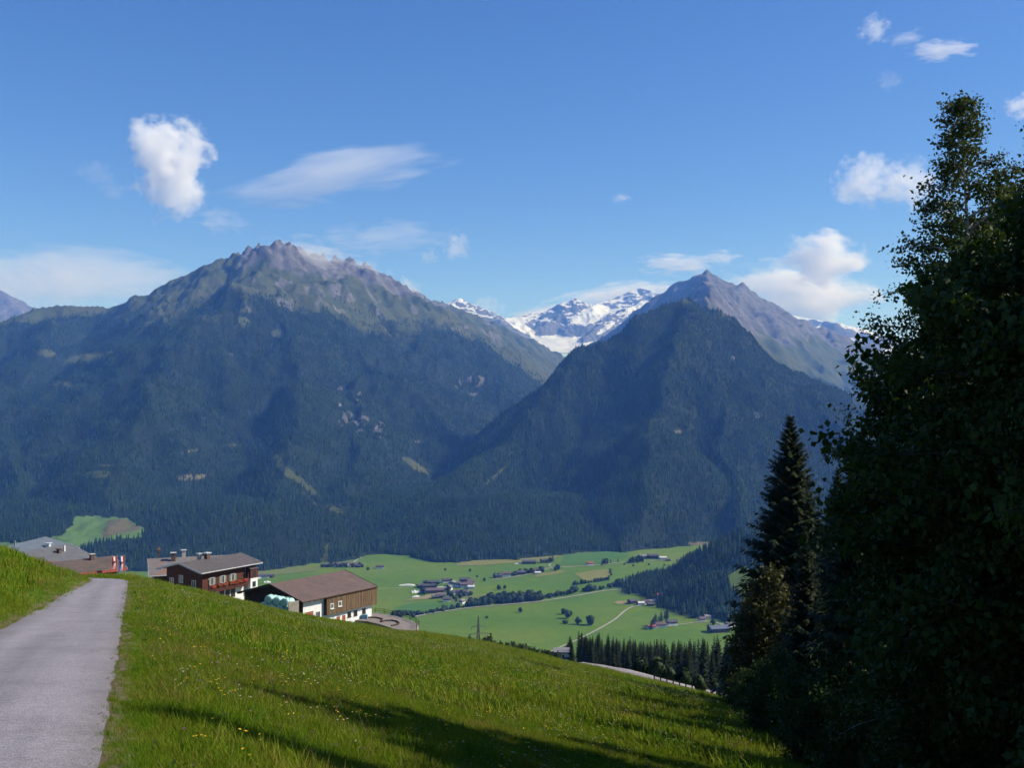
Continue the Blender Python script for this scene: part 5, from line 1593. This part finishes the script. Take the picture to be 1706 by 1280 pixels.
# the wood strip beside the hamlet
for i in range(120):
    px = vr.uniform(778, 902); up = np.interp(px, [778, 800, 830, 880, 902], [1006, 996, 989, 985, 990]); dn = np.interp(px, [778, 800, 902], [1012, 1011.5, 1001.5])
    vtree(px, vr.uniform(min(up + 10, dn - 1), dn), vr.uniform(11, 17), 'tree in the dark wood strip right of the hamlet', 'trees of the wood strip', 1 if vr.random() < .3 else 0)
for i in range(46):
    px = vr.uniform(902, 1048); y0 = np.interp(px, [902, 960, 1000, 1048], [1000, 990, 984, 976])
    vtree(px, y0 - vr.uniform(0, 3), vr.uniform(7, 13) * (1.15 if 950 < px < 985 or px > 1020 else .8), 'tree in the hedgerow between the wood strip and the spur', 'hedgerow trees right of the wood strip')
for i in range(26):
    px = vr.uniform(690, 780); y0 = np.interp(px, [690, 780], [1030, 1014]) - 2
    vtree(px, y0 - vr.uniform(0, 2), vr.uniform(4, 11), 'roadside bush or tree left of the wood strip', 'roadside trees left of the wood strip', 0 if vr.random() < .5 else 2)
for i in range(24):
    px = vr.uniform(652, 692)
    vtree(px, vr.uniform(1022, 1030), vr.uniform(5, 9), 'bush at the road just behind the paved yard', 'bushes behind the yard', 2)
for i in range(20):
    px = vr.uniform(955, 1015); vtree(px, np.interp(px, [955, 1015], [976, 967]), vr.uniform(5, 10), 'bush in the row below the small yellow field', 'bushes below the yellow field', 0)
for i in range(5):
    vtree(1016 + vr.uniform(-2, 3), vr.uniform(949, 965), vr.uniform(4, 7), 'bush at the right end of the small yellow field', 'bushes right of the yellow field', 2)
for i in range(34):
    px = vr.choice([vr.uniform(995, 1040), vr.uniform(1046, 1076), vr.uniform(1150, 1200)]); vtree(px, np.interp(px, [995, 1076, 1200], [943, 936, 928]) + vr.uniform(-2, 1), vr.uniform(9, 17), 'tree among the farms under the pyramid mountain', 'trees by the farms under the pyramid', 1 if vr.random() < .35 else 0)
for i in range(18):
    px = vr.uniform(700, 795); vtree(px, vr.uniform(972, 1000), vr.uniform(6, 12), 'tree between the houses of the main hamlet', 'trees inside the main hamlet', 0)
for i in range(22):
    px = vr.uniform(822, 905); vtree(px, np.interp(px, [822, 905], [964, 953]) + vr.uniform(-1.5, 1), vr.uniform(8, 13), 'tree between the chalets of the roadside row', 'trees in the roadside row', 0)
for i in range(20):
    px = vr.uniform(535, 606); vtree(px, 945 + vr.uniform(-2.5, 2), vr.uniform(7, 12), 'tree around the forest-edge hamlet', 'trees of the forest-edge hamlet', 0)
for i in range(14):
    px = vr.uniform(1090, 1120); vtree(px - 8, np.interp(px, [1090, 1120], [1052, 1030]) + vr.uniform(-3, 3), vr.uniform(13, 20), 'conifer in the tongue of trees between spur farm and red-roofed house', 'conifer tongue below the spur farm', 1)
for px, py, hh, kd, lab in ((831, 983.5, 11, 0, 'left of two single trees above the wood strip'), (841, 982, 10, 0, 'right of two single trees above the wood strip'),
                            (867, 1021, 10, 0, 'lone small tree in the pasture below the wood strip'), (939, 1024, 11, 0, 'tree at the top left of the small cluster in the pasture'), (951, 1026, 9, 0, 'tree at the right of the small cluster in the pasture'),
                            (946, 1031, 15, 0, 'tallest tree of the small cluster in the pasture'), (942, 1040, 8, 2, 'low bush below the small cluster in the pasture'), (963, 1041, 13, 0, 'thin round tree left of the tall pasture tree'),
                            (984, 1042, 21, 0, 'tall slim tree casting a long shadow on the pasture'), (1128, 942, 19, 1, 'left of two pointed conifers by the road'), (1132, 941, 17, 1, 'right of two pointed conifers by the road'),
                            (1004, 940, 15, 1, 'pointed conifer above the red-roofed chalet'), (921, 936.5, 19, 1, 'tall dark conifer at the upper farm'), (917, 938, 14, 0, 'round tree at the upper farm'), (929, 951, 15, 0, 'round tree at the road fork'),
                            (925, 951.5, 12, 0, 'smaller tree left of the one at the road fork'), (783, 953, 9, 0, 'dark bush on the open upper pasture'), (742, 951, 6, 2, 'tiny bush on the open upper pasture'), (807, 969, 10, 0, 'round tree on the road between hamlet and roadside row'),
                            (760, 1003, 18, 1, 'dark conifer at the lower edge of the hamlet'), (795, 962, 6, 2, 'tiny bush right of the hamlet'), (613, 951, 8, 0, 'bush left below the lone field barn'), (1096, 1013, 20, 1, 'conifer right below the spur farm'), (1188, 1042, 10, 0, 'round tree before the white house under the spur'),
                            (1040, 942, 5, 2, 'first of the tiny bushes in mid pasture'), (1055, 944, 5, 2, 'second of the tiny bushes in mid pasture'), (1081, 942, 5, 2, 'third of the tiny bushes in mid pasture'), (1107, 943, 5, 2, 'fourth of the tiny bushes in mid pasture'), (811, 1031, 6, 2, 'small dark hut-like bush by the pylon')):
    vtree(px, py, hh, lab, 'single trees on the pasture', kd)
# shrubs along the meadow's far edge and by the lower road
for i in range(60):
    px = 770 + 165 * (i + vr.random()) / 60; Y = vr.uniform(215, 270)
    x = (px - 853) / F * Y; z = gz(x, Y)
    lim = np.interp(px, [770, 800, 830, 860, 900, 930, 960], [1062, 1058, 1064, 1068, 1077, 1083, 1084])
    hcap = (690 - lim) / F * Y - z
    h = max(1.5, hcap * vr.uniform(.8, 1.04))
    con = vr.random() < .45
    o = ob('edge_spruce' if con else 'edge_shrub', CONE if con else BLOBS[vr.randrange(3)])
    o.location = (x, Y, z - .2); o.rotation_euler = (0, 0, vr.uniform(0, 6)); w = (h * .9 if con else min(4.0, max(2.2, h * .4))); o.scale = (w, w, h)
    tag(o, 'pointed young spruce along the far edge of the meadow' if con else 'rounded shrub along the far edge of the meadow', 'spruce' if con else 'shrub', 'young spruces at the meadow edge' if con else 'shrubs at the meadow edge')
for px, Y, hh, lab in ((1064, 150, 3.0, 'leafy shrub above the left end of the gravel road'), (1092, 148, 3.6, 'tall shrub behind the first fence posts'), (1115, 147, 2.6, 'round shrub behind the fence'),
                       (1138, 146, 3.0, 'leafy shrub behind the middle of the fence'), (1165, 128.5, 2.2, 'shrub standing before the gravel road'), (1160, 140, 2.4, 'shrub behind the gravel road'), (1190, 138, 2.0, 'low shrub near the right end of the gravel road')):
    x = (px - 853) / F * Y
    o = ob('roadside_shrub', DKB[2][1] if False else BLOBS[0]); o.location = (x, Y, gz(x, Y) - .1); o.scale = (hh * .8, hh * .8, hh); o.rotation_euler = (0, 0, px)
    tag(o, lab, 'shrub', 'shrubs by the gravel road')
# ------------------------------------------------------------------ grass and flowers of the meadow
def grass_mat(name, stops, trans=.3):
    t = NT(name)
    f = t.math('ADD', t.math('MULTIPLY', t.rand(), .45), t.math('MULTIPLY', t.noise(t.pos(), .35, 3, .6), .75))
    c = t.ramp(f, stops)
    t.col(c); t.fin(.65, .08)
    tr = t.n('ShaderNodeBsdfTranslucent'); t.l(t.mix(1.0, c, (1.25, 1.2, .6), 'MULTIPLY'), tr.inputs[0])
    ms = t.n('ShaderNodeMixShader'); ms.inputs[0].default_value = trans
    t.l(t.b.outputs[0], ms.inputs[1]); t.l(tr.outputs[0], ms.inputs[2]); t.l(ms.outputs[0], t.out.inputs[0])
    return t.m
M_GRASS = grass_mat('meadow_grass_blades', [(.25, (.062, .132, .006)), (.45, (.10, .188, .008)), (.62, (.145, .215, .012)), (.76, (.185, .195, .022)), (.9, (.23, .185, .05))])
M_STRAW = grass_mat('seed_stalks', [(.2, (.16, .13, .05)), (.8, (.27, .21, .10))], .25)
def tuft(name, n, h, spread, w, seed, mat, lean=.5):
    r = random.Random(seed); V = []; Fc = []
    for i in range(n):
        a = r.uniform(0, 6.283); d = spread * math.sqrt(r.random()); x, y = d * math.cos(a), d * math.sin(a)
        b = r.uniform(0, 6.283); hh = h * r.uniform(.5, 1.1); le = hh * lean * r.uniform(.2, 1.2); dx, dy = math.cos(b), math.sin(b); c = r.uniform(0, 6.283); wx, wy = w * math.cos(c), w * math.sin(c)
        q = len(V)
        for s, ww in ((0, 1), (.45, .8), (.8, .5)):
            px_, py_, pz = x + dx * le * s * s, y + dy * le * s * s, hh * s * (1 - .18 * s) - .02
            V.append((px_ - wx * ww, py_ - wy * ww, pz)); V.append((px_ + wx * ww, py_ + wy * ww, pz))
        V.append((x + dx * le, y + dy * le, hh * .86)); V.append((x + dx * le * 1.02, y + dy * le * 1.02, hh * .86))
        for s in range(3): Fc.append((q + 2 * s, q + 2 * s + 1, q + 2 * s + 3, q + 2 * s + 2))
    return bpy.data.objects.new(name, mesh_np(name, np.array(V), np.array(Fc), [mat]))
T_NEAR = tuft('grass_tuft', 50, .20, .22, .0042, 1, M_GRASS)
T_FAR = tuft('grass_clump', 40, .34, .62, .013, 2, M_GRASS)
T_STALK = tuft('seed_stalk_tuft', 7, .5, .2, .0032, 3, M_STRAW, .35)

def meadow_points(n, y0, y1, px0, px1, rng, lo=0.0, power=2.0):
    u = rng.random(n); Y = (y0 ** power + u * (y1 ** power - y0 ** power)) ** (1 / power)
    X = ((px0 - 853) / F + rng.random(n) * (px1 - px0) / F) * Y + rng.normal(0, .3, n)
    d = lane_dist(X, Y)
    k = d > 1.36 + lo
    px = 853 + F * X / Y
    Yc = np.interp(px, CREST[:, 0], CREST[:, 2])
    k &= Y < Yc + 16
    lo_d = np.abs(Y - np.interp(X, [p[0] for p in LOWER], [p[1] for p in LOWER]))
    k &= ~((lo_d < 3.4) & (X > LOWER[0][0] - 1) & (X < LOWER[-1][0]))
    return X[k], Y[k], d[k]
def put(name, proto, X, Y, sc, rng, label, cat, tilt=.12):
    Z = ground(X, Y); n = len(X)
    R = np.stack([rng.normal(0, tilt, n), rng.normal(0, tilt, n), rng.random(n) * 6.283], 1)
    scatter(name, np.stack([X, Y, Z], 1), R, sc, proto, label, cat)
rng = np.random.default_rng(5)
# near sward, thinning by distance
X, Y, d = meadow_points(42000, 5.5, 34, -260, 2000, rng, power=1.35)
v = 1 + .35 * perlin(X / 1.7, Y / 1.7, 81) + .25 * perlin(X / 6, Y / 6, 82)
edge = .3 + .7 * sstep(1.4, 2.4, d)
s = v * edge * (.85 + .3 * rng.random(len(X)))
put('meadow_grass', T_NEAR, X, Y, np.stack([s, s, s], 1) * np.array([1.05, 1.05, 1.0]), rng, 'green unmown grass of the near meadow', 'grass')
X, Y, d = meadow_points(60000, 28, 160, -120, 1800, rng, power=1.5)
v = 1 + .4 * perlin(X / 4, Y / 4, 83) + .3 * perlin(X / 15, Y / 15, 84)
edge = .4 + .6 * sstep(1.5, 3.5, d)
s = np.maximum(.3, v * edge) * (.8 + .4 * rng.random(len(X)))
put('meadow_grass_beyond', T_FAR, X, Y, np.stack([s, s, s * .85], 1), rng, 'grass of the farther meadow up to its edge', 'grass')
X, Y, d = meadow_points(27000, 7, 130, -200, 1700, rng, lo=.5, power=1.25)
k = fbm(X / 9.0, Y / 9.0, 3, 85) + .25 * rng.normal(0, 1, len(X)) > .12
X, Y = X[k], Y[k]
s = (.8 + .5 * rng.random(len(X))) * np.maximum(1, Y / 40) ** .5
put('seed_heads', T_STALK, X, Y, np.stack([s, s, .75 * s], 1), rng, 'straw-brown grass stalks gone to seed in the meadow', 'grass stalks')
# broad-leaved weeds
M_WEED = grass_mat('dock_and_clover_leaves', [(.2, (.03, .075, .012)), (.6, (.05, .11, .018)), (.9, (.08, .13, .03))], .2)
def rosette(name, n, L, seed):
    r = random.Random(seed); V = []; Fc = []
    for i in range(n):
        a = 6.283 * i / n + r.uniform(-.4, .4); l = L * r.uniform(.6, 1.2); w = l * .2; up = r.uniform(.25, .9); c, s = math.cos(a), math.sin(a); q = len(V)
        for t_, ww in ((0, .15), (.35, 1), (.7, .8), (1, .05)):
            z = l * (up * t_ - .55 * t_ * t_ * up); x = l * t_ * .9
            V += [(x * c - ww * w * s, x * s + ww * w * c, z), (x * c + ww * w * s, x * s - ww * w * c, z + .01)]
        Fc += [(q + 2 * k, q + 2 * k + 1, q + 2 * k + 3, q + 2 * k + 2) for k in range(3)]
    return bpy.data.objects.new(name, mesh_np(name, np.array(V), np.array(Fc), [M_WEED]))
X, Y, d = meadow_points(9000, 7, 60, -220, 1600, rng, lo=.35, power=1.2)
k = fbm(X / 3.0, Y / 3.0, 3, 87) + .3 * rng.normal(0, 1, len(X)) > .25
X, Y = X[k], Y[k]; s = .7 + .7 * rng.random(len(X))
put('meadow_weeds', rosette('weed_form', 9, .115, 4), X, Y, np.stack([s, s, s * 1.2], 1), rng, 'dark broad-leaved weeds scattered in the near grass', 'weeds')
# flowers
def flower(name, petal, hh, rad, seed, mixed=1):
    st = NT(name + '_stem'); st.col((.05, .09, .015)); st.fin(.7, .2)
    m = MB(); r = random.Random(seed)
    for i in range(mixed):
        x, y = r.uniform(-.12, .12) * (mixed > 1), r.uniform(-.12, .12) * (mixed > 1); h_ = hh * r.uniform(.75, 1.1)
        m.tube([(x, y, 0), (x + .01, y, h_ * .5), (x + .02, y + .01, h_)], .003, 4, 1, False)
        n = 8; c = len(m.v); vs = [(x + .02, y + .01, h_ + .004)]
        for k in range(n * 2):
            a = math.pi * k / n; q = rad * (1 if k % 2 == 0 else .78)
            vs.append((x + .02 + q * math.cos(a), y + .01 + q * math.sin(a), h_ + .010))
        m.add(vs, [(0, 1 + k, 1 + (k + 1) % (2 * n)) for k in range(2 * n)])
    return bpy.data.objects.new(name, m.mesh(name, [petal, st.m]))
def petal(nm, a, b): return leaf_mat(nm, a, b, .25, .6, .2, True)
PY = petal('yellow_petals', (.62, .36, .02), (.72, .5, .04)); PW = petal('white_umbels', (.36, .30, .24), (.52, .47, .38)); PP = petal('purple_petals', (.16, .05, .15), (.28, .10, .22))
for nm, pt, hh, rad, n, y0, y1, seed, lab, pw in (('yellow_flowers', PY, .30, .017, 900, 7, 60, 1, 'yellow hawkbit flowers dotted over the meadow', 1.1),
                                           ('white_umbel_flowers', PW, .36, .016, 2600, 14, 80, 2, 'whitish umbel flowers in the middle of the meadow', 1.3),
                                           ('purple_flowers', PP, .24, .020, 260, 7, 30, 3, 'purple clover heads in the near grass', 1.1)):
    fo = flower(nm + '_form', pt, hh, rad, seed, 2 if nm[0] != 'p' else 1)
    X, Y, d = meadow_points(n * 3, y0, y1, -150 if nm[0] != 'w' else 150, 1250, rng, lo=.6, power=pw)
    dens = fbm(X / 5.0, Y / 5.0, 3, 90 + seed) + .4 * rng.normal(0, 1, len(X))
    k = np.argsort(-dens)[:n]
    X, Y = X[k], Y[k]
    s = np.maximum(1, Y / 26) ** .6 * (.8 + .4 * rng.random(len(X)))
    put(nm, fo, X, Y, np.stack([s, s, 1 + (s - 1) * .3], 1), rng, lab, 'flowers', .2)
# ------------------------------------------------------------------ clouds: bodies of scattering droplets, above and behind the haze
def cloud_mat(name, dens, nscale, soft, thr, seed, stretch=(1, 1, 1), detail=5):
    m = bpy.data.materials.new(name); m.use_nodes = True
    t = m.node_tree; t.nodes.remove(t.nodes['Principled BSDF'])
    N = t.nodes.new; L = t.links.new
    tc = N('ShaderNodeTexCoord')
    ln = N('ShaderNodeVectorMath'); ln.operation = 'LENGTH'; L(tc.outputs['Object'], ln.inputs[0])
    mp = N('ShaderNodeMapping'); mp.inputs['Location'].default_value = (seed * 3.7, seed * 1.3, seed * 5.1); mp.inputs['Scale'].default_value = stretch
    L(tc.outputs['Object'], mp.inputs[0])
    nz = N('ShaderNodeTexNoise'); nz.inputs['Scale'].default_value = nscale; nz.inputs['Detail'].default_value = detail; nz.inputs['Roughness'].default_value = .58
    L(mp.outputs[0], nz.inputs['Vector'])
    a = N('ShaderNodeMath'); a.operation = 'MULTIPLY_ADD'; a.inputs[1].default_value = -soft; a.inputs[2].default_value = soft * .62; L(ln.outputs['Value'], a.inputs[0])
    b = N('ShaderNodeMath'); b.operation = 'ADD'; gn = N('ShaderNodeMath'); gn.operation = 'MULTIPLY_ADD'; gn.inputs[1].default_value = 2.3; gn.inputs[2].default_value = -.65; L(nz.outputs['Fac'], gn.inputs[0]); L(gn.outputs[0], b.inputs[0]); L(a.outputs[0], b.inputs[1])
    mr = N('ShaderNodeMapRange'); mr.interpolation_type = 'SMOOTHSTEP'; mr.inputs[1].default_value = thr; mr.inputs[2].default_value = thr + .3; mr.inputs[3].default_value = 0; mr.inputs[4].default_value = dens
    L(b.outputs[0], mr.inputs[0])
    v = N('ShaderNodeVolumePrincipled'); v.inputs['Color'].default_value = (1, 1, 1, 1); v.inputs['Absorption Color'].default_value = (1, 1, 1, 1); v.inputs['Anisotropy'].default_value = .15
    L(mr.outputs[0], v.inputs['Density'])
    L(v.outputs[0], t.nodes['Material Output'].inputs['Volume'])
    m.cycles.volume_step_rate = .6
    return m
def ico():
    import bmesh
    bm = bmesh.new(); bmesh.ops.create_icosphere(bm, subdivisions=3, radius=1.0)
    me = bpy.data.meshes.new('cloud'); bm.to_mesh(me); bm.free(); return me
def cloud(px, py, Y, w, h, rot, label, od=4.0, nscale=2.2, soft=.75, thr=.5, seed=1, depth=None, stretch=(1, 1, 1)):
    """w, h = half sizes in pixels; od = optical depth through the middle"""
    p = W(px, py, Y); a = w / F * Y; c = h / F * Y; b_ = depth or min(a, c) * 1.3
    me = ico(); o = ob('cloud', me); o.location = p; o.scale = (a, b_, c); o.rotation_euler = (0, rot, 0)
    me.materials.append(cloud_mat('cloud_vapour', od / (2 * b_), nscale, soft, thr, seed, stretch))
    tag(o, label, 'cloud', 'clouds in the sky')
CL = [
 (282, 250, 14000, 66, 52, 0, 'upper billow of the tall white cumulus on the left', 9, 1.9, .8, .42, 1),
 (282, 305, 14000, 54, 62, .2, 'lower trailing half of the tall white cumulus on the left', 6, 1.8, .85, .42, 2),
 (560, 290, 16000, 190, 34, -.17, 'long lens-shaped cloud above the left mountain', 1.5, 1.3, .8, .34, 3),
 (485, 335, 16000, 80, 13, .05, 'thin streak under the lens-shaped cloud', .7, 1.6, .8, .40, 4),
 (370, 368, 17000, 45, 20, .1, 'faint small puff below the tall cumulus', .8, 2.0, .8, .44, 5),
 (160, 288, 16000, 36, 26, 0, 'faint wisp left of the tall cumulus', .35, 2.0, .8, .45, 6),
 (190, 318, 16500, 30, 14, 0, 'second faint wisp left of the tall cumulus', .3, 2.0, .8, .45, 7),
 (640, 396, 21500, 110, 30, -.03, 'ragged flat cloud right of the left summit', .9, 2.4, .8, .44, 8),
 (762, 410, 22000, 22, 24, 0, 'small puff right of the ragged flat cloud', 1.4, 1.8, .8, .42, 9),
 (715, 428, 22000, 16, 14, .4, 'tiny puff under the ragged flat cloud', .8, 1.8, .8, .44, 10),
 (110, 470, 24000, 200, 52, .05, 'broad bright cloud bank at the left horizon', 1.6, 1.0, .7, .30, 11),
 (110, 465, 21500, 90, 44, .3, 'grey ragged cloud in front of the bright left bank', 1.2, 2.4, .8, .47, 12),
 (25, 480, 21500, 60, 50, .3, 'grey ragged cloud at the left picture edge', 1.2, 2.2, .8, .46, 13),
 (812, 512, 24000, 30, 18, .1, 'faint puff behind the small snowy peak', .9, 1.8, .8, .42, 14),
 (960, 512, 24000, 110, 22, -.22, 'white cloud bank rising behind the glacier peak', 3, 1.6, .8, .36, 15),
 (1060, 486, 24000, 70, 18, -.05, 'white cloud cap behind the highest snowy summit', 3, 1.8, .8, .38, 16),
 (1130, 440, 22000, 66, 18, .02, 'flat white cloud above the right peak, left half', 2.5, 2.0, .8, .42, 17),
 (1198, 430, 22000, 38, 12, 0, 'thin white cloud above the right peak, right half', 1.6, 2.0, .8, .43, 18),
 (1372, 434, 22000, 70, 42, .15, 'white cumulus behind the broadleaf tree', 7, 1.9, .85, .40, 19),
 (1330, 492, 24000, 125, 52, .12, 'large low white cumulus right of the right peak', 7, 1.8, .8, .38, 20),
 (1440, 302, 15000, 44, 44, -.5, 'white puff left of the birch', 3.5, 1.9, .8, .42, 21),
 (1515, 305, 15000, 56, 42, .1, 'white puff touching the birch', 3.0, 1.9, .8, .43, 22),
 (1455, 46, 12000, 24, 22, 0, 'small puff high at the upper right', 1.8, 1.8, .8, .43, 23),
 (1508, 62, 12000, 34, 12, -.2, 'thin wisp between two puffs high at the upper right', .8, 1.8, .8, .43, 24),
 (1568, 84, 12000, 56, 16, -.05, 'brightest flat puff high at the upper right', 2.4, 1.9, .8, .41, 25),
 (1482, 134, 12000, 22, 16, 0, 'faint puff under the high puffs', .5, 1.8, .8, .43, 26),
 (1702, 176, 12000, 30, 20, 0, 'white puff cut by the right edge above the trees', 2.5, 1.8, .8, .42, 27),
 (1035, 330, 18000, 18, 8, 0, 'tiny lone wisp in the middle of the sky', .7, 1.8, .8, .42, 28)]
for c in CL:
    cloud(c[0], c[1], c[2], c[3] * 1.25, c[4] * 1.3, c[5], c[6], od=c[7] * .78, nscale=c[8], soft=c[9], thr=c[10], seed=c[11])
# thin mist drifting along the crest of the left mountain
for px, py, Y, w, h, rot, lab, od, sd in ((515, 424, 6450, 110, 36, .12, 'ragged mist trailing off the rocky left summit', 1.5, 41), (460, 432, 6330, 46, 36, -.5, 'thin mist in the gully under the rocky left summit', 1.3, 42),
                                          (680, 490, 7850, 36, 34, .6, 'small mist plume on the crest right of the left summit', 1.7, 43), (610, 455, 7050, 70, 30, .5, 'faint mist on the rocky crest of the left mountain', 1.0, 44)):
    p = W(px, py, Y); a = w / F * Y; c = h / F * Y; b_ = c * 1.2
    me = ico(); o = ob('mist', me); o.location = p; o.scale = (a, b_, c); o.rotation_euler = (0, rot, 0)
    me.materials.append(cloud_mat('mist_vapour', od / (2 * b_), 2.2, .9, .45, sd))
    tag(o, lab, 'mist', 'mist on the left mountain')

# ------------------------------------------------------------------ labels: place along the row for small groups of look-alikes
ORD = ['first', 'second', 'third', 'fourth', 'fifth', 'sixth', 'seventh', 'eighth', 'ninth', 'tenth', 'eleventh', 'twelfth']
from collections import defaultdict
rows = defaultdict(list)
for o in COL.objects:
    if o.parent is None and 'label' in o.keys() and 'category' in o.keys() and o.get('kind') is None:
        rows[o['label']].append(o)
for lab, os_ in rows.items():
    if 2 <= len(os_) <= 60:
        os_.sort(key=lambda q: q.location.x / max(1.0, q.location.y))
        n_ = len(os_)
        for i_, q in enumerate(os_):
            j_ = i_ if i_ < n_ / 2 else n_ - 1 - i_
            side = 'left' if i_ < n_ / 2 else 'right'
            word = ORD[j_] if j_ < len(ORD) else '%dth' % (j_ + 1) if (j_ + 1) % 10 not in (1, 2, 3) else '%d%s' % (j_ + 1, {1: 'st', 2: 'nd', 3: 'rd'}[(j_ + 1) % 10])
            q['label'] = '%s, %s from the %s' % (lab, word, side)
